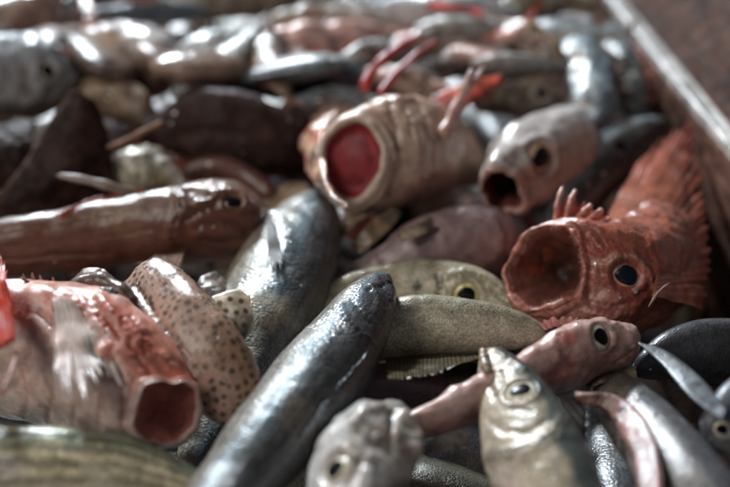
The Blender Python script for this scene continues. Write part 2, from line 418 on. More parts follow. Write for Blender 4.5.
    # ---- membrane with rays
    def fin(s, base, tip, rays=10, col=(0.3, 0.2, 0.15), name='fin', notch=0.12, ridge=0.035, curl=0.0, thick=0.03, mat='fin', tipcol=None, raycol=None,
            seed=0, wav=0.05, nvv=18, lift=0.06, parent=None, label=None, pixel=True):
        def pt(q):
            if not pixel: return np.asarray(q, float)
            return s.surf(q[0], q[1], lift)[0] if len(q) == 2 else P(*q)
        B = np.array([pt(q) for q in base]); E = np.array([pt(q) for q in tip])
        if not s.placed: s.place(B.mean(0))
        per = 6; nu = rays * per + 1; u = np.linspace(0, 1, nu)
        B = interp(np.linspace(0, 1, len(B)), B, u) if len(B) > 1 else np.repeat(B, nu, 0)
        E = interp(np.linspace(0, 1, len(E)), E, u) if len(E) > 1 else np.repeat(E, nu, 0)
        rng = np.random.default_rng(seed); uw = u + np.interp(u, np.linspace(0, 1, rays // 2 + 3), np.r_[0, rng.uniform(-.35, .35, rays // 2 + 1) / rays, 0])
        ph = np.cos(2 * np.pi * rays * uw)          # 1 on a ray
        jit = np.interp(u, np.linspace(0, 1, rays + 1), rng.uniform(-1, 1, rays + 1))
        tear = np.interp(u, np.linspace(0, 1, rays * 2 + 1), np.where(rng.random(rays * 2 + 1) < .22, rng.uniform(.1, .45, rays * 2 + 1), 0))
        ln = 1 - notch * (0.5 - 0.5 * ph) + notch * 0.5 * jit - tear * (0.3 + notch)
        v = np.linspace(0, 1, nvv)
        G = B[:, None] + (E - B)[:, None] * (v[None] * ln[:, None])[..., None]
        N = normals(G, wrap=False)
        ext = np.linalg.norm(E - B, axis=1).mean()
        G = G + N * ((ph * ridge)[:, None] * (1 - 0.6 * v[None]) + curl * ext * (v[None] ** 2) + wav * ext * fbm(G, 1.2, 2, seed) * v[None])[..., None]
        G2 = G - N * (thick * (1.15 - v))[None, :, None]
        tc = np.array(tipcol if tipcol is not None else col); rc = np.array(raycol if raycol is not None else np.array(col) * 1.35)
        cc = (np.array(col)[None, None] * (1 - v[None, :, None]) + tc * v[None, :, None]) * np.ones((nu, 1, 1))
        rw = sstep(0.3, 0.9, ph)[:, None, None] * 0.7; cc = cc * (1 - rw) + rc * rw
        cc = cc * (1 + 0.35 * fbm(G, 2.0, 3, seed + 2))[..., None]
        GG = np.concatenate([G, G2[:, ::-1]], 1); C2 = np.concatenate([cc, cc[:, ::-1]], 1)
        uv = np.stack(np.meshgrid(u, np.linspace(0, 1, nvv * 2), indexing='ij'), -1).reshape(-1, 2)
        return s.add(name, GG.reshape(-1, 3), grid_faces(nu, nvv * 2, True), C2.reshape(-1, 3), uv, M[mat], parent=parent, label=label)

    # ---- small tapered rod (spines, fin rays, feelers)
    def rod(s, pts, r0, r1, col, name='spine', mat='flesh', tipcol=None, flat=1.0, parent=None, nu=26, nv=10, seed=0, pixel=True):
        C = np.array([(s.surf(q[0], q[1], 0)[0] if len(q) == 2 else P(*q)) if pixel else q for q in pts], float)
        if not s.placed: s.place(C.mean(0))
        x = np.r_[0, np.cumsum(np.linalg.norm(np.diff(C, axis=0), axis=1))]; q = np.linspace(0, x[-1], nu); c = interp(x, C, q)
        T = unit(np.gradient(c, axis=0)); d = camvec(0.2, 0.3, 1); D = unit(d - T * (T @ d)[:, None]); Lt = np.cross(T, D); t = q / x[-1]
        k = depth(C[0]) / FPX if pixel else 1.0
        R = (r0 * (1 - t) + r1 * t) * k * (1 + 0.12 * np.sin(t * 19 + seed)); R = R * np.sqrt(np.clip(np.minimum(t * 14, (1 - t) * 14), 0.0004, 1))
        th = np.linspace(0, 2 * np.pi, nv, endpoint=False)
        G = c[:, None] + (D[:, None] * np.cos(th)[None, :, None] * flat + Lt[:, None] * np.sin(th)[None, :, None]) * R[:, None, None]
        tc = np.array(tipcol if tipcol is not None else col); cc = np.array(col) * (1 - t[:, None, None]) + tc * t[:, None, None]
        cc = cc * (1 + 0.25 * fbm(G, 3, 2, seed))[..., None]
        N = normals(G); flip = ((G - c[:, None]) * N).sum() < 0
        return s.add(name, G.reshape(-1, 3), grid_faces(nu, nv, True, flip), cc.reshape(-1, 3), np.zeros((nu * nv, 2)), M[mat], parent=parent)

    # ---- thick crumpled sheet between two edges
    def flap(s, e0, e1, col, rim=None, thick=0.25, mat='dark', name='skin', nu=80, nvv=40, crumple=0.25, seed=0, bulge=0.0, rimw=0.06, dabs=()):
        A = np.array([P(*q) for q in e0]); B = np.array([P(*q) for q in e1])
        if not s.placed: s.place(np.vstack([A, B]).mean(0))
        u = np.linspace(0, 1, nu); A = interp(np.linspace(0, 1, len(A)), A, u); B = interp(np.linspace(0, 1, len(B)), B, u); v = np.linspace(0, 1, nvv)
        G = A[:, None] * (1 - v[None, :, None]) + B[:, None] * v[None, :, None]
        N = normals(G, wrap=False); tc = unit(cO - G); N = N * np.sign((N * tc).sum(-1).mean())
        edge = np.minimum(1, 5 * np.minimum(v, 1 - v))[None] * np.ones((nu, 1))
        G = G + N * (crumple * (fbm(G, 0.55, 4, seed) + .18 * fbm(G, 2.6, 3, seed + 5)) + bulge * np.sin(np.pi * v)[None])[..., None]
        N = normals(G, wrap=False); N = N * np.sign((N * tc).sum(-1).mean())
        rp = thick * np.sqrt(np.clip(1 - (2 * v - 1) ** 6, 0, 1)) * 0.5
        up = G + N * rp[None, :, None]; dn = G - N * rp[None, :, None]
        cc = np.array(col) * np.clip(1 + 0.9 * fbm(G, 1.1, 4, seed + 1) + .6 * fbm(G, 4.0, 2, seed + 2), .2, 3)[..., None]
        if rim is not None:
            w = np.exp(-(v / rimw) ** 2)[None, :, None]; cc = cc * (1 - w) + np.array(rim) * w
        x, y, _ = proj(G)
        for (dx, dy, rr, dc, sg) in dabs:
            w = ((1 - sstep(0.5, 1.1, np.hypot(x - dx, y - dy) / rr + 0.25 * fbm(G, 1.5, 3, seed)))[..., None]) * sg; cc = cc * (1 - w) + np.array(dc) * w
        GG = np.concatenate([up, dn[:, ::-1]], 1); C2 = np.concatenate([cc, cc[:, ::-1] * 0.9], 1)
        N2 = normals(GG); ctr = G.mean(1)[:, None]; flip = ((GG - ctr) * N2).sum() < 0
        return s.add(name, GG.reshape(-1, 3), grid_faces(nu, nvv * 2, True, flip), C2.reshape(-1, 3), np.zeros((nu * nvv * 2, 2)), M[mat])

#          iris                  outer ring            pupil                 pupil size (fraction of the dome)
STYLES = {
 'gold':   ((0.62, 0.52, 0.22), (0.10, 0.09, 0.05), (0.004, 0.004, 0.005), 0.46),
 'silver': ((0.72, 0.64, 0.48), (0.12, 0.09, 0.07), (0.004, 0.004, 0.006), 0.43),
 'pale':   ((0.52, 0.38, 0.25), (0.12, 0.07, 0.05), (0.006, 0.007, 0.010), 0.50),
 'grey':   ((0.42, 0.40, 0.37), (0.28, 0.22, 0.20), (0.03, 0.035, 0.04), 0.46),
 'dark':   ((0.20, 0.11, 0.07), (0.09, 0.04, 0.03), (0.006, 0.008, 0.012), 0.58),
 'glassy': ((0.46, 0.26, 0.17), (0.14, 0.05, 0.04), (0.006, 0.010, 0.018), 0.56),
}

def joined(t, name, pieces, mat, col):
    """many tiny cones as one part: pieces are (base point, tip point, base radius)"""
    V = []; F = []
    for b, e, r in pieces:
        ax = unit(e - b); a = unit(np.cross(ax, [0.3, 0.5, 0.8])); c = np.cross(ax, a); k = len(V)
        for j in range(5): V.append(b + (a * math.cos(j * 1.2566) + c * math.sin(j * 1.2566)) * r)
        for j in range(5): V.append(e + (a * math.cos(j * 1.2566) + c * math.sin(j * 1.2566)) * r * .15)
        for j in range(5): F.append((k + j, k + (j + 1) % 5, k + 5 + (j + 1) % 5, k + 5 + j))
    V = np.array(V); o = t.add(name, V, F, np.ones(V.shape) * np.array(col), np.zeros((len(V), 2)), M[mat]); o['kind'] = 'stuff'; return o
def teeth(t, n, col, length=.09, r=.022, rows=(0.02, 0.10)):
    I = t.mouth_I; rg = np.random.default_rng(4); out = []; ctr = I[0].mean(0)
    for k in range(n):
        i = rg.integers(0, 3); j = rg.integers(0, I.shape[1]); p = I[i, j]; d = unit(ctr - p); out.append((p - d * .02, p + d * length * rg.uniform(.6, 1.2), r))
    return joined(t, 'teeth', out, 'inner', col)

BODIES = []
def SHEEN(col, G, s_, th, t_):  # iridescent sheen painted into the base colour
    """blue green bands of silver skin between back and flank, thin dark lines under them"""
    a = np.minimum(th, 2 * np.pi - th)[None]; w = np.exp(-((a - 1.15 - .12 * fbm(G, .8, 2, 3)) / .20) ** 2)[..., None] * .6
    col = col * (1 - w) + np.array((.17, .27, .33)) * w
    return col * (1 - .22 * np.exp(-((a - 1.75) / .05) ** 2) + .18 * np.sin(a * 26 + 1.5 * fbm(G, .6, 2, 5)))[..., None]
# ================================================================== the tray
def box_strip(name, prof, y0, y1, xf, col, matn, n=400, amp=0.09):
    """a long moulding: profile points (dx, z) swept along the wall line"""
    prof = np.array(prof, float); y = np.linspace(y0, y1, n)
    # subdivide the profile
    q = np.r_[0, np.cumsum(np.linalg.norm(np.diff(prof, axis=0), axis=1))]; qq = np.unique(np.r_[np.linspace(0, q[-1], 60), q])
    pr = np.stack([np.interp(qq, q, prof[:, 0]), np.interp(qq, q, prof[:, 1])], -1)
    G = np.stack([xf(y)[:, None] + pr[None, :, 0], np.broadcast_to(y[:, None], (n, len(pr))), np.broadcast_to(pr[None, :, 1], (n, len(pr)))], -1)
    N = normals(G, wrap=False)
    G = G + N * (fbm(G, 0.35, 4, 5) * amp + fbm(G, 1.6, 3, 6) * amp * .5)[..., None]
    drip = fbm(G * np.array([1.0, 2.2, .25]), 1.3, 4, 18); lng = fbm(G * np.array([1, .12, 1]), 2.2, 4, 28); scr = fbm(G * np.array([2, .06, 2]), 5.0, 2, 38)
    c = np.array(col) * np.clip(1 + 0.8 * drip + .6 * lng + .9 * sstep(.25, .5, scr), .25, 3)[..., None]
    me = mesh_from(name, G.reshape(-1, 3), grid_faces(n, len(pr), False, True), c.reshape(-1, 3), np.zeros((n * len(pr), 2)), matn)
    o = bpy.data.objects.new(name, me); COL.objects.link(o); return o

M['tray'] = skin('wet_brown_tray', rough=0.62, coat=0.0, coat_rough=0.3, grain=1.0, grain_size=0.12, mottle=0.55, mottle_size=0.6, speck=1.3, spec=0.15)
M['tray_lip'] = skin('wet_tray_rim', rough=0.3, coat=1.0, coat_rough=0.16, grain=0.6, grain_size=0.12, mottle=0.35, mottle_size=0.3, speck=1.0)
xw = lambda y: 14.3 - (y - 40.8) * 0.122
BR = (0.10, 0.05, 0.036)
w_ = box_strip('wall', [(0.0, -9), (0.1, 2.3), (0.15, 2.6)], 20, 100, xw, BR, M['tray']); w_['kind'] = 'structure'
w_ = box_strip('wall_ledge', [(0.14, 2.55), (0.12, 2.8), (0.17, 2.96), (0.26, 3.0), (0.35, 2.95), (0.42, 2.86), (1.0, 2.85)], 20, 100, xw, (0.50, 0.47, 0.45), M['tray_lip'], n=500, amp=0.07); w_['kind'] = 'structure'  # ledge highlight line painted as a pale base colour
w_ = box_strip('wall_upper', [(0.99, 2.86), (1.6, 3.0), (4.6, 8.0)], 20, 100, xw, (0.062, 0.028, 0.018), M['tray']); w_['kind'] = 'structure'
w_ = box_strip('wall_top', [(4.58, 7.95), (4.6, 8.3), (4.9, 8.5), (5.6, 8.5), (6.0, 8.2), (6.2, 5)], 20, 100, xw, (0.3, 0.26, 0.24), M['tray_lip'], n=500, amp=0.07); w_['kind'] = 'structure'  # second bright rim line, painted pale like the ledge
gx, gy = np.meshgrid(np.linspace(-60, 15, 60), np.linspace(10, 110, 60), indexing='ij')
G = np.stack([gx, gy, -8.5 + 0 * gx], -1); G[..., 2] += 0.1 * fbm(G, 0.2, 3, 2)
me = mesh_from('tray_floor', G.reshape(-1, 3), grid_faces(60, 60, False, True), np.ones((3600, 3)) * np.array([0.03, 0.02, 0.018]), np.zeros((3600, 2)), M['tray'])
o = bpy.data.objects.new('floor', me); COL.objects.link(o); o['kind'] = 'structure'

# ================================================================== the fish that can be told apart, front to back
GR = None
# --- silver fish lying head up across the middle
t = Thing('silver_fish', 'large silver fish with a dark blunt snout, running from the middle to the bottom edge', 'fish')
t.body([(389, 274, 1.9, 5), (381, 284, 1.8, 17, .85), (368, 305, 1.8, 30, .9), (348, 338, 1.7, 41, .9), (316, 384, 1.5, 50, .9), (277, 432, 1.3, 51, .85), (236, 482, 1.0, 46, .8), (190, 540, .8, 42), (150, 600, .4, 32), (120, 650, 0, 26)],
       (.8, .3, .40), (.07, .07, .07), (.25, .23, .20), (.44, .40, .36), mat='silver', colfn=SHEEN, wr=.72, nu=220, nv=110, cap=14, bump=.05, seed=1,
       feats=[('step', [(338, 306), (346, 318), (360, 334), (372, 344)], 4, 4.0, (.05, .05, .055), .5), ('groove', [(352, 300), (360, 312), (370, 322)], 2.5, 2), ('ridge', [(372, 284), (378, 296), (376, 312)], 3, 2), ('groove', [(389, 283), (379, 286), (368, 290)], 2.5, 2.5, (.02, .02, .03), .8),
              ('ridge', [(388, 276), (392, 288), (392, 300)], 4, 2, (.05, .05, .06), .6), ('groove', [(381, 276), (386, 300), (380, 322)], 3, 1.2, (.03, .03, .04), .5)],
       dabs=[(388, 280, 14, (.03, .03, .04), .9), (300, 420, 30, (.20, .15, .11), .5), (265, 370, 26, (.35, .33, .30), .5)])
t.fin([(336, 386), (349, 372), (362, 358)], [(334, 391), (345, 378), (366, 349)], rays=6, col=(.35, .38, .42), name='pectoral_fin', lift=.1, notch=.1)
t.fin([(300, 434), (312, 420), (322, 404)], [(301, 440), (312, 426), (328, 400)], rays=5, col=(.3, .32, .36), name='pelvic_fin', lift=.1, notch=.1)

# --- second silver fish left of it
t = Thing('silver_fish', 'plump silver fish with a folded side fin, left of and behind the middle silver fish', 'fish')
t.body([(327, 192, .6, 5), (319, 202, .6, 18, .8), (307, 222, .6, 36, .8), (292, 252, .5, 50, .8), (277, 287, .2, 56, .8), (260, 327, 0, 55, .8), (240, 368, -.3, 45), (215, 425, -.8, 34), (192, 475, -1.4, 22)],
       (.9, .1, .3), (.085, .085, .085), (.28, .26, .22), (.48, .42, .32), mat='silver', colfn=SHEEN, wr=.66, nu=200, nv=100, cap=12, bump=.05, seed=2,
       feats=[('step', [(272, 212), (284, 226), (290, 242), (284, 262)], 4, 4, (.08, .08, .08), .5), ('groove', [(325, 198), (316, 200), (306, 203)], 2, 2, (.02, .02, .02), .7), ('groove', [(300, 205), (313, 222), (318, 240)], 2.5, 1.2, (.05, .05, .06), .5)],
       dabs=[(294, 213, 4, (.02, .02, .02), .8), (322, 198, 9, (.05, .05, .06), .7), (262, 310, 34, (.38, .31, .20), .55), (245, 345, 26, (.42, .36, .26), .6)])
t.fin([(268, 224), (274, 226), (278, 230)], [(270, 268), (278, 276), (284, 268)], rays=7, col=(.34, .33, .33), name='pectoral_fin', lift=.2, notch=.15, raycol=(.5, .5, .5))

# --- fish whose yellow eye looks up
t = Thing('yellow_eyed_fish', 'olive yellow fish head with a round yellow eye beside the middle silver snout', 'fish')
t.body([(516, 308, .2, 5), (505, 303, .2, 13), (487, 296, .2, 22), (462, 291, .2, 28), (430, 288, .1, 29), (395, 290, -.1, 28), (350, 300, -.3, 26), (300, 320, -.6, 20)],
       (.1, 1, 0), (.44, .38, .26), (.60, .53, .40), (.5, .45, .33), mat='silver_fine', wr=.6, nu=150, nv=90, cap=10, seed=3, bump=.06,
       eyes=[(467, 297, 14.5, 'gold')],
       feats=[('groove', [(436, 275), (441, 284), (437, 296)], 2.5, 2.5, (.05, .04, .03), .8), ('ridge', [(447, 276), (465, 270), (484, 276), (500, 290)], 4, 2), ('groove', [(446, 289), (449, 300), (455, 308)], 2, 1.2, (.1, .08, .05), .5),
              ('groove', [(491, 290), (500, 300), (508, 306)], 2, 1.5, (.1, .07, .05), .6)],
       dabs=[(417, 285, 7, (.03, .03, .03), .9), (415, 268, 18, (.4, .38, .3), .5)])

# --- horizontal olive scaled fish
t = Thing('olive_fish', 'olive green finely scaled fish flank lying just below the yellow eyed head', 'fish')
t.body([(548, 338, .5, 5), (535, 334, .6, 13), (510, 330, .7, 21), (475, 327, .8, 27), (440, 325, .8, 30), (395, 328, .7, 30), (350, 338, .4, 28), (300, 356, 0, 22)],
       (.05, 1, -.1), (.40, .36, .25), (.62, .57, .43), (.5, .44, .3), mat='scaled', wr=.62, nu=150, nv=90, seed=4, bump=.04, split=(.35, .9, -.5, -1.1),
       dabs=[(452, 312, 2.5, (.02, .02, .02), .9), (481, 307, 2, (.03, .02, .02), .8)])
t.fin([(385, 356), (430, 352), (478, 352)], [(388, 380, 1.9), (430, 374, 2.0), (484, 360, 2.0)], rays=24, col=(.09, .065, .03), raycol=(.22, .17, .09), name='anal_fin', notch=.0, ridge=.006)

# --- reddish brown fish across the left
t = Thing('brown_fish', 'long reddish brown fish with a shiny back, reaching in from the left edge', 'fish')
t.body([(271, 209, 1.4, 5), (262, 211, 1.4, 17, .95), (242, 216, 1.4, 37, .95), (210, 221, 1.3, 42, .9), (172, 226, 1.2, 39, .85), (125, 231, 1.0, 35, .8), (65, 240, .8, 32, .8), (0, 249, .6, 30, .8), (-80, 258, .3, 25, .8), (-180, 266, 0, 16, .8), (-240, 270, 0, 9)],
       (-.1, 1, .25), (.14, .06, .035), (.15, .052, .03), (.20, .075, .05), mat='slime', nu=230, nv=110, cap=16, bump=.06, seed=6, mott=.25, split=(.2, .8, -.3, -.9),
       eyes=[(234, 202, 9.5, .75, 15, 'dark')],
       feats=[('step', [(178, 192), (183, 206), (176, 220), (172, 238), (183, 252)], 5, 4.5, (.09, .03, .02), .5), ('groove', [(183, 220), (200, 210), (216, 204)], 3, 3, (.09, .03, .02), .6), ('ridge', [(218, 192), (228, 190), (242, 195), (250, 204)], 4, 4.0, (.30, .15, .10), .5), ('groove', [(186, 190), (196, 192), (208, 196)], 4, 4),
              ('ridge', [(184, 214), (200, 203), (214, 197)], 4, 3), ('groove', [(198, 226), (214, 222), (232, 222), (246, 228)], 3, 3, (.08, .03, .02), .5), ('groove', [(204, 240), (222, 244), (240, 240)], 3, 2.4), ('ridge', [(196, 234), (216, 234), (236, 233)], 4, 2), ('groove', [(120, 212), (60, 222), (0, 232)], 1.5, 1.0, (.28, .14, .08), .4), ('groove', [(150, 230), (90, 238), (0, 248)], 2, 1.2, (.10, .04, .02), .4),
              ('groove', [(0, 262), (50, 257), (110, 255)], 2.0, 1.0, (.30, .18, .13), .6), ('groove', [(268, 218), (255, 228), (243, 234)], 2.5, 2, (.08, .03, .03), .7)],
       dabs=[(205, 184, 16, (.32, .22, .15), .6), (255, 196, 12, (.30, .14, .09), .6), (120, 214, 30, (.27, .17, .09), .4), (220, 245, 22, (.14, .06, .05), .5)])
t.fin([(62, 217, 1.9), (100, 208, 1.9), (150, 197, 1.9)], [(58, 214, 2.1), (90, 198, 2.2), (142, 189, 2.2)], rays=14, col=(.50, .12, .07), name='dorsal_fin', notch=.1, raycol=(.6, .25, .17))
t.fin([(186, 246), (176, 250), (165, 252)], [(178, 272, 2.0), (158, 266, 2.0), (135, 262, 2.0)], rays=9, col=(.25, .13, .08), raycol=(.5, .33, .22), name='pelvic_fin', notch=.3, nvv=24)
t.rod([(140, 196, 2.0), (118, 189, 2.3), (90, 181, 2.5), (56, 175, 2.6)], 6.5, 3.5, (.30, .21, .17), 'fin_blade', 'fin', flat=.35, tipcol=(.34, .27, .24))

# --- gaping pale fish
t = Thing('gaping_fish', 'pale beige wrinkled fish gaping at the camera with a smooth deep red mouth', 'fish')
t.body([(353, 160, 3.0, 45, .84), (374, 157, 2.6, 55, .95), (405, 152, 2.2, 55, .95), (434, 153, 1.8, 48, .9), (456, 159, 1.3, 36), (474, 168, .8, 20), (488, 178, .3, 8)],
       (.12, 1, 0), (.50, .32, .24), (.52, .37, .28), (.48, .30, .23), mat='flesh', nu=190, nv=120, seed=7, bump=.12, bumpf=.8, tang=(.36, 0, -.93), tangblend=.30,
       mouth=dict(rag=.3, lipcol=(.74, .58, .46), lipw=.20, lip=.11, ring=.08, depth=.22, bulge=.13, col=(.34, .04, .045), col2=(.29, .042, .05), rough=.03, pw=9, shape=[1.0, .98, 1.0, .99, 1.08, 1.0, 1.0, .98], jut=[.04, 0, .05, 0, .08, 0, 0, 0]), wrinkle=(.05, 1.4, .14, .5),
       feats=[('groove', [(390, 106), (397, 130), (394, 165), (386, 196)], 3.5, 2.6, (.32, .17, .12), .5), ('ridge', [(398, 100), (415, 98), (435, 108), (450, 124)], 5, 4), ('groove', [(404, 108), (410, 118), (412, 132)], 3, 3), ('groove', [(420, 106), (426, 118), (427, 132)], 3, 3), ('groove', [(436, 112), (441, 124), (440, 138)], 3, 2.5)],
       dabs=[(330, 105, 16, (.5, .25, .17), .5), (410, 130, 26, (.58, .45, .34), .5), (440, 175, 24, (.42, .24, .19), .5), (375, 190, 12, (.62, .50, .4), .5)])
t.flap([(412, 112, 3.0), (430, 98, 3.6), (462, 84, 4.2), (502, 74, 4.2)], [(428, 140, 2.8), (448, 124, 3.2), (470, 104, 3.8), (496, 84, 4.1)], (.62, .13, .08), thick=.15, mat='fin', name='dorsal_fin', crumple=.08, seed=2, rim=(.7, .3, .2))
t.rod([(443, 138, 3.5), (455, 112, 4.1), (466, 88, 4.8), (473, 68, 5.4)], 8, 4, (.55, .30, .24), 'pelvic_fin', tipcol=(.62, .38, .33), flat=.6)
t.rod([(466, 90, 4.8), (477, 78, 5.0), (484, 66, 5.2)], 4, 2, (.6, .36, .3), 'fin_ray', tipcol=(.62, .38, .33), flat=.6)
t.flap([(352, 106, 2.9), (330, 122, 3.0), (323, 160, 3.0), (332, 194, 2.9), (345, 208, 2.8)], [(334, 104, 2.2), (314, 120, 1.9), (304, 146, 1.8), (308, 168, 1.9), (328, 192, 2.3)], (.56, .34, .24), thick=.3, mat='flesh', name='cheek', crumple=.28, seed=12, dabs=[(318, 135, 14, (.55, .18, .10), .7), (306, 160, 8, (.35, .08, .07), .8), (330, 108, 12, (.55, .30, .2), .6)])

# --- beige fish head with a small open mouth
t = Thing('beige_fish', 'blurry beige fish head with a dark eye and small open mouth, behind the mauve lump', 'fish')
t.body([(502, 193, 1.7, 27, .85), (513, 180, 1.6, 36, .9), (532, 164, 1.5, 45, .85), (560, 153, 1.3, 45, .8), (592, 142, .8, 36), (630, 128, .3, 24), (670, 112, 0, 15)],
       (-.35, 1, .35), (.56, .50, .47), (.46, .34, .27), (.56, .40, .35), mat='slime', nu=170, nv=100, seed=8, bump=.10, tang=(.2, .42, -.85), tangblend=.35,
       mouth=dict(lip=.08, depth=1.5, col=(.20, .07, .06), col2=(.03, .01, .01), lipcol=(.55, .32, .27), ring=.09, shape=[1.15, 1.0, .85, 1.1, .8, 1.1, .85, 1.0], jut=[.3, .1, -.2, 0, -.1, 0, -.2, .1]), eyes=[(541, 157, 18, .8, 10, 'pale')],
       feats=[('groove', [(507, 160), (520, 166), (530, 182), (530, 200)], 3.5, 2.5, (.2, .12, .09), .5), ('step', [(572, 128), (582, 150), (576, 178)], 6, 2), ('ridge', [(520, 146), (540, 140), (560, 146)], 4, 2.2)],
       dabs=[(492, 150, 16, (.36, .22, .18), .6), (488, 170, 14, (.42, .22, .19), .5), (555, 180, 14, (.42, .34, .25), .5)])

# --- red scorpionfish
t = Thing('scorpionfish', 'bright red scorpionfish gaping at the camera, its body up against the tray wall', 'fish')
t.body([(546, 267, 1.7, 43, 1.0), (567, 272, 1.5, 54, .95), (592, 277, 1.2, 58, .9), (622, 276, .9, 58, .9), (648, 264, .7, 55, .85), (664, 236, .4, 46, .7), (672, 205, .1, 34, .6), (676, 180, -.2, 22, .5), (680, 160, -.4, 10, .5)],
       (-.35, .9, .15), (.46, .13, .075), (.36, .085, .055), (.44, .18, .13), mat='red', nu=230, nv=120, seed=9, bump=.14, bumpf=1.3, tang=(.50, -.12, -.84), tangblend=.22,
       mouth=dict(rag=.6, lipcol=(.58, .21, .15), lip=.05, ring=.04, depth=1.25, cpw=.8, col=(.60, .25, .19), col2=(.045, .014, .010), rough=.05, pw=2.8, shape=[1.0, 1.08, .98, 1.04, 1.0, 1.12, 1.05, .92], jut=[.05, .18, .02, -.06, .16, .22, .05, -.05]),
       eyes=[(627, 275, 16, .72, -35, 'glassy')],
       feats=[('ridge', [(606, 266), (618, 256), (634, 258), (648, 272), (652, 288)], 3.0, 3.4, (.62, .30, .22), .6), ('groove', [(610, 286), (624, 294), (642, 294)], 2.5, 2, (.2, .04, .03), .5), ('ridge', [(575, 232), (590, 238), (606, 252)], 4, 3.5),
              ('groove', [(588, 302), (610, 308), (632, 302)], 3, 2.6, (.22, .04, .03), .5), ('ridge', [(590, 312), (612, 318), (636, 312)], 3, 2), ('groove', [(584, 236), (592, 262), (588, 296)], 3, 3.0, (.26, .04, .03), .5),
              ('ridge', [(579, 236), (585, 262), (581, 298)], 3, 2.6, (.5, .18, .12), .5), ('step', [(652, 240), (662, 270), (655, 300)], 6, 3), ('groove', [(600, 244), (615, 246), (630, 250)], 2, 2)],
       dabs=[(612, 262, 10, (.45, .24, .16), .5), (640, 300, 14, (.30, .05, .04), .5), (600, 320, 20, (.30, .06, .05), .5), (530, 232, 9, (.75, .45, .38), .6), (596, 262, 8, (.5, .2, .14), .6)])
teeth(t, 150, (.5, .36, .3))
t.fin([(556, 226, 2.5), (572, 226, 2.4), (588, 228, 2.3), (604, 236, 2.2)], [(560, 196, 3.3), (578, 200, 3.2), (596, 208, 3.0), (616, 218, 2.7)], rays=7, col=(.5, .15, .10), name='crest', notch=.3, raycol=(.62, .28, .21))
for k, (a, b) in enumerate([((556, 224, 2.6), (563, 186, 3.6)), ((566, 222, 2.7), (576, 189, 3.5)), ((576, 222, 2.6), (592, 204, 3.3)), ((585, 224, 2.6), (603, 209, 3.1)), ((594, 229, 2.5), (611, 218, 2.8))]):
    mid = tuple((np.array(a) + np.array(b)) / 2 + np.array([-2, 0, .1]))
    t.rod([a, mid, b], 3.6, 2.4, (.52, .16, .11), 'fin_ray', tipcol=(.72, .42, .36), seed=k)
t.fin([(602, 226, 2.0), (622, 232, 2.2), (644, 246, 2.1), (656, 268, 1.9), (652, 296, 1.8)],
      [(637, 158, 2.2), (664, 132, 2.3), (690, 126, 2.3), (706, 168, 1.8), (713, 218, 1.3), (716, 262, .9), (708, 306, .6)], rays=26, col=(.66, .24, .13), name='pectoral_fin', notch=.08, raycol=(.64, .24, .14), tipcol=(.42, .08, .05), lift=.05, ridge=.016, wav=.02, nvv=30, curl=.04, seed=5)
t.rod([(684, 140, 1.2), (690, 126, 1.9), (698, 108, 2.6)], 5, 1.5, (.42, .03, .03), 'tail_spine', 'red')
for k in range(7):
    t.rod([(648 + k * 1.2, 308 - k * 1.5, 1.6), (652 + k * 1.8, 300 - k * 2.2, 1.9), (655 + k * 2.6, 292 - k * 1.6, 2.1)], .55, .3, (.5, .36, .3), 'cheek_spine', nu=8, nv=6)

# --- dark fish behind the scorpionfish
t = Thing('dark_fish', 'small dark grey fish head with a pale shiny upper edge, below the tray ledge', 'fish')
t.body([(667, 120, 1.6, 4), (657, 127, 1.5, 13), (636, 140, 1.2, 23), (610, 158, .9, 29), (586, 182, .5, 30), (565, 215, 0, 26), (550, 250, -.6, 20)],
       (-.6, .8, .2), (.16, .18, .19), (.025, .03, .03), (.05, .05, .05), mat='slime', nu=110, nv=70, seed=10, eyes=[(622, 147, 8, 'dark')],
       feats=[('ridge', [(598, 150), (620, 133), (645, 122)], 4, 2.5, (.3, .33, .34), .5), ('groove', [(664, 128), (648, 140), (634, 152)], 3, 2, (.02, .02, .02), .7)])

# --- mauve rounded lump
t = Thing('octopus', 'smooth rounded mauve brown octopus body beneath the gaping pale fish', 'octopus')
t.body([(520, 245, .4, 8), (512, 244, .4, 26), (490, 243, .4, 39), (460, 247, .3, 43), (425, 256, 0, 40), (385, 276, -.6, 28), (340, 292, -1, 20)],
       (0, 1, .4), (.32, .22, .22), (.27, .18, .17), (.26, .17, .16), mat='flesh', wr=.85, nu=140, nv=80, cap=20, seed=11, bump=.10, mott=.35, part='mantle',
       feats=[('groove', [(502, 222), (508, 238), (506, 262)], 3.5, 2, (.13, .06, .06), .5)], dabs=[(455, 230, 20, (.27, .17, .17), .5)])

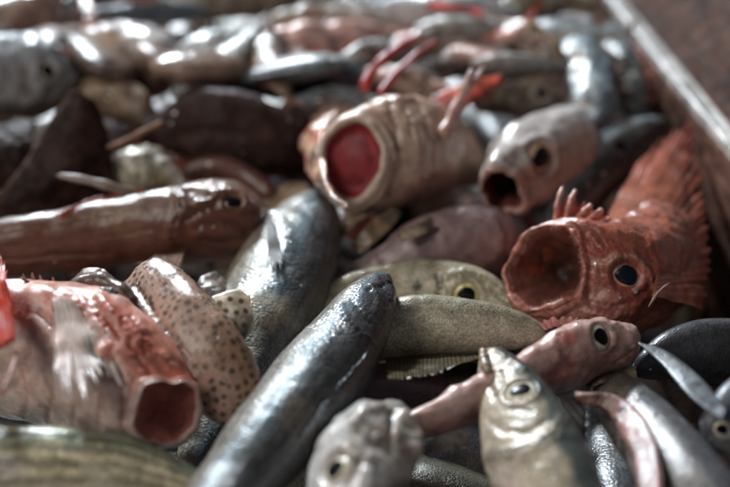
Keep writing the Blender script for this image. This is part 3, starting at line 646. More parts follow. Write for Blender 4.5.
# --- big pink fish at the left
t = Thing('pink_fish', 'large pink fish head at the left edge with exposed gill ridges and open mouth', 'fish')
t.body([(166, 411, 1.9, 34, 1.05), (148, 398, 1.9, 50, .95), (118, 378, 1.9, 66, .85), (80, 358, 1.8, 74, .8), (30, 350, 1.6, 72, .75), (-40, 350, 1.2, 62), (-120, 355, .6, 46)],
       (.35, 1, .25), (.66, .26, .18), (.70, .50, .43), (.72, .60, .54), mat='flesh', nu=210, nv=120, seed=12, bump=.16, bumpf=.7, tang=(-.50, .1, -.86), tangblend=.25,
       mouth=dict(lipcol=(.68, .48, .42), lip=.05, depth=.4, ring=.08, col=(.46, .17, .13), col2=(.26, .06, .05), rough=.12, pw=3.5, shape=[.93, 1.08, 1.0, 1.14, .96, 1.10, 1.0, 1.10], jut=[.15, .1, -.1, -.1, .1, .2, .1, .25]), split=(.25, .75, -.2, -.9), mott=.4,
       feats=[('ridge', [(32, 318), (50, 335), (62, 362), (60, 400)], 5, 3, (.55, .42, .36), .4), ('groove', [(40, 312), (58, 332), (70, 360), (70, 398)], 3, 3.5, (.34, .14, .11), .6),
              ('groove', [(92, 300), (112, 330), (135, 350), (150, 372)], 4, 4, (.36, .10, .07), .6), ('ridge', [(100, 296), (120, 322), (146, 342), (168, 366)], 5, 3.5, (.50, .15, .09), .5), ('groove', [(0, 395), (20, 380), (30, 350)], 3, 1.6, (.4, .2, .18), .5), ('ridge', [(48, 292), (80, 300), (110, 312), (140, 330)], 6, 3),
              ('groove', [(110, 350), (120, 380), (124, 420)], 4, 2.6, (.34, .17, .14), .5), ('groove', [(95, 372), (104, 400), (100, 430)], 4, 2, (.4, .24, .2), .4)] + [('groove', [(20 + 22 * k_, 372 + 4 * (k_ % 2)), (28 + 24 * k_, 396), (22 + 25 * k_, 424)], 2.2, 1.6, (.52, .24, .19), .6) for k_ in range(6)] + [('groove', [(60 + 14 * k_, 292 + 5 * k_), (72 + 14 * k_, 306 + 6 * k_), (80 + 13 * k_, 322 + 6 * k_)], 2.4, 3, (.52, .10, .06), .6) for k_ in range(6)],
       dabs=[(70, 300, 26, (.55, .14, .08), .7), (110, 320, 26, (.48, .10, .06), .7), (142, 345, 26, (.42, .10, .06), .7), (30, 296, 18, (.70, .45, .40), .5), (90, 425, 36, (.66, .54, .48), .6), (30, 420, 36, (.62, .48, .42), .5), (0, 350, 22, (.52, .42, .30), .5), (120, 300, 10, (.66, .40, .35), .6), (80, 380, 26, (.55, .44, .38), .5)])
t.flap([(84, 292, 3.6), (110, 300, 3.5), (140, 322, 3.3), (170, 352, 2.9)], [(80, 306, 3.5), (104, 322, 3.5), (130, 344, 3.3), (156, 366, 2.9)], (.46, .11, .06), thick=.2, mat='flesh', name='skin_fold', crumple=.2, seed=22, rim=(.62, .28, .2))
t.fin([(26, 286, 3.4), (50, 290, 3.5), (70, 294, 3.5)], [(20, 268, 3.9), (46, 276, 3.9), (70, 282, 3.8)], rays=6, col=(.40, .16, .10), name='torn_fin', notch=.7, raycol=(.5, .3, .2), seed=3)
t.fin([(52, 296), (60, 296), (70, 300), (78, 306)], [(58, 404, 3.4), (80, 412, 3.4), (100, 396, 3.4), (112, 360, 3.3)], rays=9, col=(.60, .42, .35), raycol=(.70, .56, .50), name='folded_fin', ridge=.07, notch=.25, lift=.05, wav=.06, nvv=30, seed=8, thick=.06, mat='wetflesh')
t.fin([(86, 318), (96, 324), (108, 334)], [(92, 384, 3.2), (112, 388, 3.1), (126, 370, 3.0)], rays=6, col=(.58, .38, .32), raycol=(.68, .5, .44), name='folded_fin', ridge=.06, notch=.3, lift=.05, wav=.08, nvv=30, seed=11, thick=.06, mat='wetflesh')
t.fin([(-20, 352, 4.0), (-2, 350, 4.1), (16, 340, 4.1)], [(-22, 252, 4.4), (-8, 254, 4.5), (6, 262, 4.6)], rays=7, col=(.72, .06, .025), name='pectoral_fin', notch=.15, raycol=(.8, .14, .06))
t.rod([(18, 348, 3.8), (12, 368, 3.9), (2, 390, 3.9), (-8, 404, 3.8)], 1.6, 1, (.5, .16, .10), 'fin_ray')
t.rod([(46, 296, 3.4), (34, 287, 3.7), (21, 277, 4.0)], 2.6, 1.4, (.38, .25, .14), 'fin_ray')

# --- spotted eel like head and spotted fin
t = Thing('spotted_fish', 'rounded pinkish fish covered in dark brown spots, leaning over the pink fish mouth', 'fish')
t.body([(138, 268, 3.0, 8), (145, 276, 3.0, 24), (160, 297, 2.9, 35), (184, 328, 2.7, 41), (207, 358, 2.3, 43), (226, 390, 1.6, 39), (234, 425, .8, 26)],
       (.85, .5, .2), (.34, .20, .13), (.45, .29, .22), (.50, .33, .27), mat='slime', wr=.55, nu=150, nv=110, cap=18, seed=13, bump=.05, mott=.12,
       spots=(620, .10, (.035, .016, .010), lambda a, b: (math.cos(b) > -.75) or a > .5),
       feats=[('ridge', [(126, 284), (140, 304), (158, 330), (176, 352), (196, 374)], 4, 4.0, (.62, .44, .38), .7), ('groove', [(136, 286), (152, 308), (170, 334), (188, 356)], 3, 2.2, (.4, .22, .17), .4)], dabs=[(150, 282, 10, (.55, .38, .32), .3)])
t.flap([(213, 297, 3.4), (226, 292, 3.5), (240, 290, 3.5), (250, 296, 3.4)], [(236, 348, 2.6), (241, 344, 2.6), (246, 338, 2.6), (251, 330, 2.6)], (.50, .42, .32), thick=.16, mat='slime', name='pectoral_fin', crumple=.1, seed=3, rim=(.6, .52, .42), dabs=[(x_, y_, 3.2, (.07, .05, .03), .9) for x_, y_ in ((220, 304), (230, 300), (241, 302), (226, 312), (236, 314), (245, 312), (234, 325), (243, 326), (240, 336))])
FS = t
t.rod([(118, 292, 2.9), (135, 306, 2.9), (152, 322, 2.8), (166, 337, 2.7)], 9, 3, (.28, .17, .10), 'lower_jaw', 'slime', nu=50, nv=16)

# --- greenish fish at the bottom left
t = Thing('green_backed_fish', 'pale fish with a greenish back lying along the bottom left corner', 'fish')
t.body([(226, 505, .8, 6), (205, 494, .9, 16), (165, 484, 1.0, 30, .7), (110, 474, 1.1, 41, .65), (50, 470, 1.2, 46), (-10, 472, 1.2, 46), (-80, 480, 1.1, 40), (-160, 490, 1, 28)],
       (.05, .85, -.45), (.23, .25, .17), (.58, .51, .34), (.62, .55, .45), mat='silver_fine', wr=.6, nu=170, nv=140, seed=14, bump=.06,
       colfn=lambda c, G, s_, th, t_: c * (1 + .35 * np.sin(th[None] * 17 + 1.2 * fbm(G, .5, 2, 4)))[..., None],
       feats=[('groove', [(0, 458), (60, 462), (120, 475), (170, 489)], 3, 1.2, (.2, .2, .12), .5)],
       dabs=[(76, 466, 3, (.05, .03, .03), .9), (10, 465, 18, (.40, .38, .42), .5), (100, 478, 16, (.6, .56, .42), .4)])

# --- foreground fish, snout up
t = Thing('upright_fish', 'silvery brown fish pointing snout up at the bottom, dark pupil ringed with tan', 'fish')
t.body([(487, 349, 2.0, 5), (493, 360, 2.0, 16, .8), (508, 388, 2.0, 33), (522, 424, 1.9, 44), (540, 468, 1.7, 52), (562, 520, 1.4, 54), (588, 585, .9, 48), (610, 650, .4, 36)],
       (.9, .35, .2), (.07, .08, .07), (.36, .29, .20), (.52, .43, .33), mat='silver_fine', wr=.55, nu=210, nv=110, cap=10, seed=15, bump=.07, split=(.35, .7, -.1, -.6), mott=.3,
       eyes=[(521, 389, 16, 'silver')],
       feats=[('groove', [(484, 352), (486, 366), (488, 382), (495, 398)], 3, 3, (.16, .12, .09), .6), ('groove', [(500, 372), (503, 392), (512, 408), (530, 412)], 2.5, 2, (.18, .15, .11), .5),
              ('step', [(489, 455), (510, 452), (535, 446), (556, 434), (565, 415)], 5, 3.2, (.12, .10, .08), .5), ('groove', [(488, 420), (505, 432), (528, 434), (545, 422)], 3, 2, (.22, .19, .14), .4),
              ('ridge', [(498, 352), (510, 358), (524, 368)], 4, 2)],
       dabs=[(487, 352, 5, (.55, .48, .42), .7), (508, 364, 14, (.30, .21, .15), .7), (543, 440, 7, (.08, .06, .05), .7), (527, 460, 6, (.16, .10, .07), .7), (496, 405, 14, (.52, .44, .36), .5), (505, 480, 22, (.55, .42, .37), .5), (530, 412, 14, (.30, .29, .22), .5)])

t.rod([(483, 350, 2.4), (484, 360, 2.5), (489, 374, 2.4)], 3.6, 5.5, (.45, .34, .25), 'lower_jaw', 'silver_fine', nu=40, nv=16)
# --- pale blurred head in front
t = Thing('pale_fish', 'blurred pale fish head with a bumpy brow, closest to the camera at the bottom', 'fish')
t.body([(398, 402, 1.7, 7), (392, 414, 1.7, 22, .9), (380, 436, 1.7, 42, .95), (362, 466, 1.6, 54, .9), (346, 505, 1.4, 58), (330, 560, 1.1, 52), (310, 620, .8, 40)],
       (.5, .3, .8), (.42, .38, .34), (.58, .56, .54), (.74, .77, .78), mat='wetflesh', nu=150, nv=100, cap=14, seed=16, bump=.13, bumpf=1.0, mott=.4,
       eyes=[(336, 468, 18, .75, 20, 'silver')],
       feats=[('groove', [(368, 436), (372, 428), (382, 430), (384, 440), (376, 446), (368, 440)], 3, 3.5, (.20, .15, .12), .6), ('ridge', [(352, 426), (366, 412), (382, 409)], 6, 8, (.62, .58, .54), .6), ('groove', [(392, 410), (394, 422), (392, 436)], 5, 7, (.3, .2, .15), .5), ('groove', [(352, 448), (360, 456), (356, 470), (346, 482)], 4, 5, (.35, .27, .22), .5), ('ridge', [(372, 456), (386, 462), (396, 478)], 5, 5, (.75, .75, .74), .5), ('groove', [(372, 440), (388, 446), (402, 440)], 4, 3), ('ridge', [(404, 415), (416, 432), (414, 455)], 6, 8, (.5, .38, .3), .5), ('groove', [(350, 458), (370, 462), (388, 470)], 4, 3, (.2, .15, .12), .5)],
       dabs=[(372, 470, 20, (.60, .62, .62), .6), (345, 430, 12, (.55, .56, .55), .6), (392, 430, 18, (.34, .24, .17), .6), (405, 450, 14, (.30, .18, .13), .6)])  # whitish dab painted where the highlight falls

# --- pink small fish
t = Thing('small_pink_fish', 'small translucent pink fish with a grey eye, between the scorpionfish and the upright fish', 'fish')
t.body([(637, 347, 1.4, 7), (630, 346, 1.5, 20), (608, 347, 1.6, 29), (572, 355, 1.7, 34, .7), (535, 372, 1.6, 30), (495, 392, 1.6, 26), (455, 409, 1.5, 24), (422, 424, 1.4, 18), (396, 436, 1.3, 9)],
       (.25, 1, .35), (.60, .38, .33), (.50, .26, .22), (.48, .28, .25), mat='wetflesh', wr=.65, nu=180, nv=90, cap=12, seed=17, bump=.10, bumpf=1.3, mott=.3,
       eyes=[(601, 336, 13.5, 'silver')],
       feats=[('groove', [(560, 335), (562, 352), (575, 368)], 3, 2.5, (.4, .08, .06), .6), ('ridge', [(616, 324), (628, 332), (634, 346)], 4, 2), ('groove', [(632, 352), (618, 362), (602, 366)], 2, 2, (.35, .12, .1), .6)],
       dabs=[(550, 336, 14, (.62, .36, .30), .6), (570, 338, 10, (.45, .07, .05), .6), (625, 345, 14, (.55, .33, .28), .6), (455, 402, 26, (.55, .40, .36), .7), (560, 372, 20, (.42, .10, .08), .5), (590, 355, 14, (.52, .24, .2), .5)])  # pale dab towards the tail is a painted highlight
t.fin([(545, 330, 2.2), (556, 326, 2.2), (572, 324, 2.2)], [(536, 320, 2.6), (556, 316, 2.6), (578, 318, 2.5)], rays=5, col=(.6, .36, .32), name='dorsal_fin', notch=.35)

# --- dark shiny fish at the right
t = Thing('black_fish', 'glossy black rounded fish under the scorpionfish at the right edge', 'fish')
t.body([(632, 374, .2, 5), (645, 366, .3, 16), (672, 356, .4, 29), (705, 352, .4, 35), (750, 354, .3, 36), (810, 362, .2, 30)],
       (0, 1, .4), (.06, .06, .065), (.035, .035, .04), (.10, .09, .09), mat='silver_fine', wr=.7, nu=110, nv=70, seed=18)
t = Thing('loose_fin', 'thin pale translucent fin blade slanting over the glossy black fish', 'fin')
t.flap([(638, 342, 2.3), (668, 352, 2.5), (700, 378, 2.7), (727, 410, 2.8)], [(640, 345, 2.3), (660, 362, 2.4), (690, 396, 2.6), (721, 420, 2.7)], (.18, .20, .22), rim=(.30, .32, .34), thick=.06, mat='fin', name='blade', crumple=.03, seed=3)
t = Thing('grey_fish', 'grey fish head cut off by the right edge near the loose fin', 'fish')
t.body([(704, 444, 1.6, 7), (712, 436, 1.7, 22), (732, 424, 1.8, 38), (765, 408, 1.8, 46), (810, 390, 1.6, 44)],
       (-.4, .9, .2), (.14, .15, .17), (.30, .31, .32), (.36, .35, .34), mat='silver_fine', wr=.6, nu=100, nv=70, seed=19, eyes=[(722, 430, 9, 'silver')])
t = Thing('grey_fish', 'long pale grey fish in the bottom right corner beside the mauve skin flap', 'fish')
t.body([(598, 372, .2, 6), (607, 382, .4, 18), (628, 408, .9, 30), (658, 445, 1.2, 38), (692, 490, 1.4, 42), (730, 545, 1.2, 38)],
       (.8, .5, .1), (.10, .10, .105), (.22, .20, .185), (.28, .24, .22), mat='silver_fine', wr=.6, nu=120, nv=80, seed=20, feats=[('step', [(606, 410), (630, 402), (645, 385)], 5, 2.4, (.14, .12, .11), .5)],
       dabs=[(620, 385, 14, (.14, .12, .07), .7), (596, 372, 12, (.12, .10, .06), .7)])
t = Thing('skin_flap', 'curved mauve skin flap hanging beside the upright fish', 'skin flap')
t.flap([(575, 392, 1.9), (612, 394, 2.0), (640, 412, 2.1), (658, 446, 2.2), (664, 500, 2.2)], [(580, 400, 1.6), (606, 412, 1.6), (620, 432, 1.7), (634, 464, 1.8), (640, 510, 1.8)], (.26, .13, .11), rim=(.36, .22, .19), thick=.3, mat='flesh', name='skin', crumple=.1, seed=5)
t = Thing('purple_fish', 'small dark purple fish back in the shadow under the olive flank', 'fish')
t.body([(462, 406, -.6, 6), (450, 401, -.5, 16), (425, 392, -.4, 24), (395, 388, -.4, 27), (360, 390, -.5, 24), (330, 398, -.9, 18)],
       (.2, 1, .4), (.10, .05, .07), (.09, .045, .055), (.12, .07, .07), mat='flesh', wr=.7, nu=100, nv=70, seed=21)

# --- dark ray wings and pieces at the upper left
t = Thing('ray_wing', 'dark brown leathery ray wing rising to a point at the left', 'ray')
t.flap([(-70, 236, -.8), (-14, 204, .4), (22, 166, 1.6), (48, 124, 2.9), (75, 89, 3.9)], [(100, 240, -1.6), (112, 212, -.6), (114, 180, .8), (110, 140, 2.2), (97, 102, 3.6)], (.036, .017, .014), rim=(.14, .075, .05), thick=.35, name='wing', crumple=.25, seed=4, bulge=.5, rimw=.035)
t = Thing('ray_wing', 'dark brown ray wing with a tan rim cut off by the left edge', 'ray')
t.flap([(-60, 150, 2), (-20, 124, 2.2), (10, 118, 2.2), (36, 122, 2.2)], [(-60, 215, .6), (-20, 200, .6), (10, 185, .8), (34, 165, 1.2)], (.036, .018, .014), rim=(.20, .12, .065), thick=.35, name='wing', crumple=.2, seed=8, bulge=.4)
t = Thing('dark_ray', 'dark brown humped ray body with a thin pale rim, left of the gaping fish', 'ray')
t.body([(140, 140, 1.0, 6), (152, 134, 1.2, 15), (178, 126, 1.6, 29), (212, 126, 1.9, 38), (250, 134, 1.8, 36), (288, 142, 1.4, 30), (330, 152, .6, 18)],
       (.1, 1, .1), (.075, .050, .052), (.042, .022, .020), (.04, .02, .018), mat='dark', wr=.62, nu=150, nv=90, seed=22, bump=.28, bumpf=.6, split=(.75, .98, -.5, -1),
       feats=[('ridge', [(156, 120), (184, 100), (212, 92), (250, 100), (290, 114)], 5, 3.5, (.14, .11, .11), .5), ('groove', [(205, 104), (214, 116), (226, 104)], 5, 3.5), ('groove', [(170, 140), (200, 130), (240, 134)], 6, 3)], dabs=[(214, 106, 12, (.07, .05, .05), .5), (190, 145, 14, (.09, .05, .04), .5), (260, 130, 14, (.08, .045, .04), .5)])
t.rod([(165, 122, 3.3), (145, 131, 3.0), (125, 141, 2.7), (106, 148, 2.5)], 3.6, 2, (.22, .12, .075), 'spine', 'dark', tipcol=(.4, .22, .15))
t = Thing('pale_fish', 'small pale yellowish silver fish piece between the dark ray wings', 'fish')
t.body([(108, 172, .9, 8), (114, 170, .9, 17), (135, 171, .9, 23), (160, 175, .8, 22), (176, 182, .6, 12), (185, 188, .5, 6)],
       (0, 1, .3), (.62, .60, .52), (.48, .45, .34), (.40, .33, .18), mat='silver_fine', wr=.7, nu=90, nv=60, seed=23, bump=.2, bumpf=1.2,
       feats=[('step', [(146, 156), (152, 170), (148, 186)], 4, 5, (.2, .16, .1), .6), ('groove', [(118, 160), (124, 172), (120, 184)], 3, 3)], dabs=[(160, 180, 9, (.5, .42, .2), .6), (130, 164, 8, (.7, .68, .6), .6)])
t.fin([(130, 158), (142, 155), (154, 158)], [(136, 144, 1.6), (150, 143, 1.6), (164, 148, 1.5)], rays=5, col=(.4, .34, .24), name='dorsal_fin', notch=.3)
t = Thing('reddish_fish', 'thin reddish brown fish back showing above the eye of the brown fish', 'fish')
t.body([(182, 176, .4, 4), (195, 170, .6, 10), (220, 168, .8, 13), (248, 180, .8, 14), (275, 200, .4, 12)], (0, 1, .3), (.13, .05, .04), (.12, .05, .04), (.14, .06, .05), mat='slime', wr=.8, nu=80, nv=50, seed=24)
t = Thing('squid_arm', 'dark bent squid arm over the pink fish beside the spotted head', 'squid')
t.rod([(72, 296, 3.0), (84, 284, 3.3), (100, 282, 3.4), (118, 290, 3.4), (136, 306, 3.2)], 11, 8, (.10, .06, .045), 'arm', 'slime', nu=60, nv=24)
t.rod([(96, 300, 3.6), (106, 292, 3.8), (118, 294, 3.8)], 7, 4, (.15, .15, .15), 'arm_tip', 'slime', nu=40, nv=18)

for lab, e0, e1, c_ in (
   ('brown ragged fin in the dark gap right of the plump silver fish', [(352, 246, .2), (366, 226, .9), (392, 206, 1.3)], [(362, 256, .1), (378, 240, .6), (402, 214, 1.1)], (.26, .17, .10)),
   ('thin tan fin strip under the chin of the gaping pale fish', [(335, 236, .6), (350, 214, 1.1), (372, 204, 1.4)], [(342, 240, .5), (358, 222, 1), (378, 210, 1.3)], (.34, .24, .15)),
   ('flat tan fin lying on the mauve octopus behind the yellow eyed head', [(398, 234, 1.6), (430, 215, 1.6), (466, 200, 1.5)], [(404, 242, 1.5), (440, 228, 1.6), (476, 208, 1.5)], (.33, .25, .18)),
   ('crumpled dark brown skin scrap between the brown fish and the pink fish', [(70, 288, 1.9), (84, 272, 2.3), (104, 270, 2.4)], [(82, 304, 2), (100, 296, 2.4), (118, 286, 2.2)], (.16, .09, .06)),
   ('grey skin scrap between the spotted fish and the plump silver fish', [(196, 300, .9), (200, 280, 1.2), (214, 272, 1.2)], [(212, 312, .8), (222, 296, 1.1), (232, 286, 1.0)], (.17, .12, .09)),
   ('tan skin scrap under the snout of the brown fish', [(262, 200, .4), (280, 184, .8), (302, 180, 1.0)], [(274, 214, .3), (292, 202, .6), (316, 192, .8)], (.28, .2, .13)),
   ('olive skin scrap under the eye of the small pink fish', [(580, 372, .6), (606, 362, .9), (636, 366, .9)], [(590, 392, .6), (612, 384, .9), (636, 382, .8)], (.17, .13, .07)),
   ('pale fin edge in the shadow between the upright fish and the pale head', [(424, 448, .9), (440, 436, 1.1), (464, 430, 1.0)], [(430, 462, .8), (448, 452, .9), (470, 446, .8)], (.22, .2, .18))):
    t = Thing('loose_fin' if 'fin' in lab.split()[:4] else 'skin_scrap', lab, 'fin' if 'fin' in lab.split()[:4] else 'skin scrap')
    t.flap(e0, e1, c_, rim=tuple(1.5 * v for v in c_), thick=.14, mat='flesh', name='membrane', crumple=.22, seed=len(lab), nu=40, nvv=20)
# ---- blurred background, each one its own fish
def bg(label, rows, dorsal, b, f, l, mat='silver_fine', name='background_fish', cat='fish', seed=0, **k):
    t = Thing(name, label, cat); rg = random.Random(seed); k.setdefault('bump', .22); k.setdefault('bumpf', .9)
    mid = rows[2:-1]; db = list(k.pop('dabs', []))
    for _ in range(7):  # random dabs: painted highlight patches among the brown mottling
        r = rg.choice(mid); c = rg.choice(((.5, .46, .42), (.10, .06, .05), (.34, .18, .12), (.40, .33, .2), (.08, .07, .07)))
        db.append((r[0] + rg.uniform(-14, 14), r[1] + rg.uniform(-.6, .6) * r[3], rg.uniform(5, 13), c, rg.uniform(.3, .7)))
    a = rows[2]; ey = k.pop('eyes', [(a[0] + (rows[1][0] - a[0]) * .4, a[1] + (rows[1][1] - a[1]) * .4 - a[3] * .15, max(3.5, a[3] * .24), rg.choice(('silver', 'pale', 'dark')))])
    b, f, l = (tuple(min(.8, v * 1.0) for v in c_) for c_ in (b, f, l))
    t.body(rows, dorsal, b, f, l, mat=mat, nu=90, nv=56, seed=seed, dabs=db, eyes=ey, mott=.45, **k)
    n = len(rows); q = rows[n // 2]; q2 = rows[n // 2 + 1] if n // 2 + 1 < n else rows[-1]; d = camvec(*dorsal); sx, sy = d @ cR, d @ cU
    q0 = rows[n // 2 - 1]; e = 1.55
    fc = rg.choice(((.3, .2, .15), (.45, .12, .08), (.25, .22, .2), (.4, .3, .24)))
    t.fin([(q_[0] + sx * q_[3] * .85, q_[1] - sy * q_[3] * .85, q_[2]) for q_ in (q0, q, q2)], [(q_[0] + sx * q_[3] * e + (q2[0] - q[0]) * .3, q_[1] - sy * q_[3] * e, q_[2] + .2) for q_ in (q0, q, q2)], rays=9, col=fc, name='dorsal_fin', notch=.35, seed=seed, nvv=10)
    return t
bg('bright grey silver fish, blurred, cut off by the upper left edge', [(78, 78, 2.6, 6), (66, 76, 2.6, 26), (35, 76, 2.6, 42), (-10, 80, 2.6, 46), (-70, 85, 2.4, 40)], (.1, 1, .4), (.5, .52, .55), (.42, .42, .42), (.25, .2, .15), seed=31, name='silver_fish', wr=.8)  # near white highlight painted into the pale back
bg('blurred brown fish with a white shiny back behind the pointed ray wing', [(178, 70, 2.5, 8), (172, 68, 2.5, 24), (150, 62, 2.5, 36), (118, 58, 2.5, 36), (85, 62, 2.4, 28), (60, 70, 2.2, 18)], (.2, 1, .4), (.55, .50, .48), (.24, .16, .11), (.20, .13, .09), mat='slime', seed=32, name='brown_fish', wr=.85,
   dabs=[(110, 38, 16, (.6, .35, .2), .6), (100, 80, 16, (.35, .25, .12), .6)])
bg('tan knobbly fish part below the blurred brown fish, above the dark ray spine', [(78, 96, 1.8, 8), (92, 96, 1.9, 18), (120, 100, 1.9, 22), (142, 112, 1.6, 18), (156, 124, 1.2, 8)], (0, 1, .4), (.30, .21, .14), (.24, .16, .10), (.2, .13, .09), mat='slime', seed=33, name='tan_fish', wr=.9, bump=.2)
bg('white silver rounded fish, blurred, above the humped dark ray', [(262, 70, 2.1, 6), (254, 68, 2.1, 22), (225, 66, 2.2, 34), (196, 68, 2.2, 30), (172, 76, 2.0, 16), (160, 82, 1.9, 8)], (.1, 1, .5), (.55, .57, .58), (.42, .41, .38), (.3, .25, .15), seed=34, name='silver_fish', wr=.8)
bg('orange pink fish, blurred, in the middle of the far rows', [(246, 58, 3, 7), (262, 54, 3.1, 18), (300, 49, 3.2, 25), (345, 43, 3.1, 23), (385, 38, 2.8, 12), (400, 36, 2.7, 8)], (0, 1, .4), (.75, .46, .40), (.66, .27, .20), (.6, .22, .16), mat='flesh', seed=35, name='pink_fish', wr=.8)  # paler pink back includes a painted highlight
bg('slender dark steel fish curving behind the humped ray', [(228, 96, 2.2, 5), (245, 88, 2.4, 12), (280, 80, 2.6, 20), (325, 80, 2.6, 22), (370, 86, 2.2, 20), (410, 98, 1.6, 14)], (0, 1, .5), (.14, .19, .22), (.03, .035, .04), (.05, .05, .05), seed=36, name='dark_fish', wr=.7)
bg('short steel grey fish back directly behind the gaping pale fish', [(288, 116, 2.2, 5), (300, 108, 2.5, 12), (330, 104, 2.6, 16), (370, 108, 2.3, 16), (400, 120, 2, 10)], (0, 1, .5), (.20, .24, .26), (.10, .11, .12), (.1, .1, .1), seed=37, name='dark_fish', wr=.7)
bg('small white bellied fish tip left of the red spikes', [(338, 66, 3.2, 4), (350, 60, 3.3, 11), (372, 52, 3.4, 13), (394, 44, 3.2, 8), (404, 40, 3.1, 4)], (0, 1, .5), (.55, .56, .55), (.5, .5, .48), (.4, .36, .32), seed=38, name='white_fish', wr=.8)
bg('brown beige leaf shaped fish head behind the red spikes', [(384, 68, 3.4, 4), (394, 74, 3.4, 12), (412, 84, 3.2, 17), (430, 95, 2.8, 12), (440, 104, 2.6, 6)], (.5, 1, .4), (.38, .29, .24), (.30, .22, .17), (.3, .2, .16), mat='slime', seed=39, name='beige_fish', wr=.7)
bg('broad glaring silver fish flank at the top centre edge', [(376, 10, 3.2, 6), (400, 10, 3.4, 16), (450, 14, 3.6, 21), (500, 18, 3.4, 16), (520, 20, 3.2, 8)], (0, 1, .6), (.62, .64, .66), (.55, .55, .55), (.4, .35, .3), seed=40, name='silver_fish', wr=.8)
bg('grey banded fish below the glaring silver one', [(376, 66, 3, 4), (395, 54, 3.1, 12), (430, 46, 3.2, 16), (475, 52, 3.1, 16), (510, 62, 2.8, 10)], (0, 1, .5), (.32, .26, .23), (.2, .18, .17), (.3, .28, .26), seed=41, name='grey_fish', wr=.8)
bg('silver bellied dark fish above the beige head', [(410, 70, 2.8, 5), (430, 66, 2.8, 10), (470, 64, 2.8, 14), (505, 72, 2.6, 11), (520, 80, 2.4, 5)], (0, 1, .4), (.45, .46, .47), (.10, .1, .1), (.1, .09, .08), seed=42, name='dark_fish', wr=.7)
bg('brown fish head facing right with an orange brow, near the far rows at the right', [(560, 66, 3, 5), (550, 56, 3.1, 16), (525, 44, 3.2, 23), (490, 38, 3.0, 22), (450, 32, 2.8, 14)], (.3, 1, .3), (.34, .22, .15), (.15, .10, .08), (.12, .08, .07), mat='slime', seed=43, name='brown_fish', wr=.8)
bg('dim brown fish right above the beige fish head', [(570, 110, 1.8, 6), (560, 102, 2, 20), (530, 92, 2.1, 28), (500, 92, 2, 24), (470, 98, 1.8, 12)], (.1, 1, .3), (.18, .13, .10), (.10, .07, .055), (.1, .07, .06), mat='slime', seed=44, name='brown_fish', wr=.8)
bg('blue silver fish standing on its side by the tray wall', [(556, 28, 3, 6), (568, 40, 3, 18), (582, 66, 2.8, 27), (590, 98, 2.4, 26), (592, 130, 1.8, 16)], (.9, .2, .3), (.16, .20, .23), (.34, .38, .40), (.5, .5, .5), seed=45, name='blue_silver_fish', wr=.6)
bg('dull green grey fish between the blue silver fish and the tray wall', [(610, 22, 2.4, 6), (612, 42, 2.4, 16), (620, 74, 2.2, 20), (630, 104, 1.6, 16), (636, 125, 1, 8)], (.9, .2, .3), (.10, .11, .11), (.16, .17, .16), (.2, .2, .2), seed=46, name='dark_fish', wr=.6)
bg('smooth brown pink fish across the top left corner', [(128, 0, 3.0, 8), (100, 2, 3.1, 18), (55, 12, 3.2, 24), (0, 22, 3.1, 24), (-60, 34, 2.8, 16)], (.1, 1, .4), (.30, .20, .17), (.26, .15, .12), (.2, .1, .08), mat='slime', seed=47, name='brown_fish', wr=.8)
bg('tan fish cut off by the top edge above the white silver fish', [(170, 6, 3, 8), (190, 4, 3, 14), (230, 0, 3, 18), (300, -4, 2.8, 14), (340, -2, 2.6, 6)], (0, 1, .4), (.32, .26, .20), (.26, .2, .15), (.2, .15, .1), mat='slime', seed=48, name='tan_fish', wr=.8)
bg('pale fish with white back beside the orange pink fish, at the top', [(262, 28, 2.8, 5), (280, 22, 3, 10), (320, 18, 3, 14), (370, 24, 2.8, 12), (395, 30, 2.6, 6)], (0, 1, .5), (.5, .46, .42), (.35, .25, .2), (.3, .2, .15), seed=49, name='pale_fish', wr=.8)
bg('yellowish tan fish at the top edge near the tray wall', [(495, 14, 3.2, 6), (515, 10, 3.3, 14), (550, 6, 3.2, 18), (600, 10, 2.8, 14)], (0, 1, .4), (.3, .24, .16), (.22, .17, .12), (.2, .15, .1), mat='slime', seed=50, name='tan_fish', wr=.8)
# red spikes, loose red fins
t = Thing('red_spikes', 'pair of long thin red fin spines, blurred, pointing up and right', 'fin')
t.rod([(362, 92, 3.6), (372, 72, 4.2), (392, 52, 4.8), (424, 34, 5.2)], 6, 3, (.50, .035, .03), 'spine', 'flesh')
t.rod([(378, 96, 3.8), (396, 74, 4.3), (420, 52, 4.8), (440, 40, 5)], 4.5, 2.5, (.45, .05, .045), 'spine', 'flesh', seed=2)
t = Thing('orange_fin', 'single upright orange fin, blurred, at the top left between two fish', 'fin')
t.flap([(78, -14, 4.4), (82, 16, 4), (84, 48, 3.2)], [(86, -14, 4.4), (96, 14, 4), (102, 46, 3.2)], (.62, .15, .07), thick=.12, mat='fin', name='blade', crumple=.05, seed=6)
t = Thing('red_fin', 'short red fin tip lying right of the pink spike of the gaping fish', 'fin')
t.flap([(466, 92, 3.0), (485, 82, 3.1), (502, 80, 3.1)], [(468, 102, 2.8), (486, 92, 2.9), (500, 84, 3.0)], (.55, .06, .05), thick=.12, mat='fin', name='blade', crumple=.05, seed=7)
t = Thing('red_fin', 'narrow red fin along the top edge above the glaring silver fish', 'fin')
t.flap([(425, 2, 4.6), (455, 4, 4.6), (482, 10, 4.5)], [(427, 8, 4.5), (455, 11, 4.5), (482, 17, 4.4)], (.55, .10, .09), thick=.12, mat='fin', name='blade', crumple=.05, seed=9)

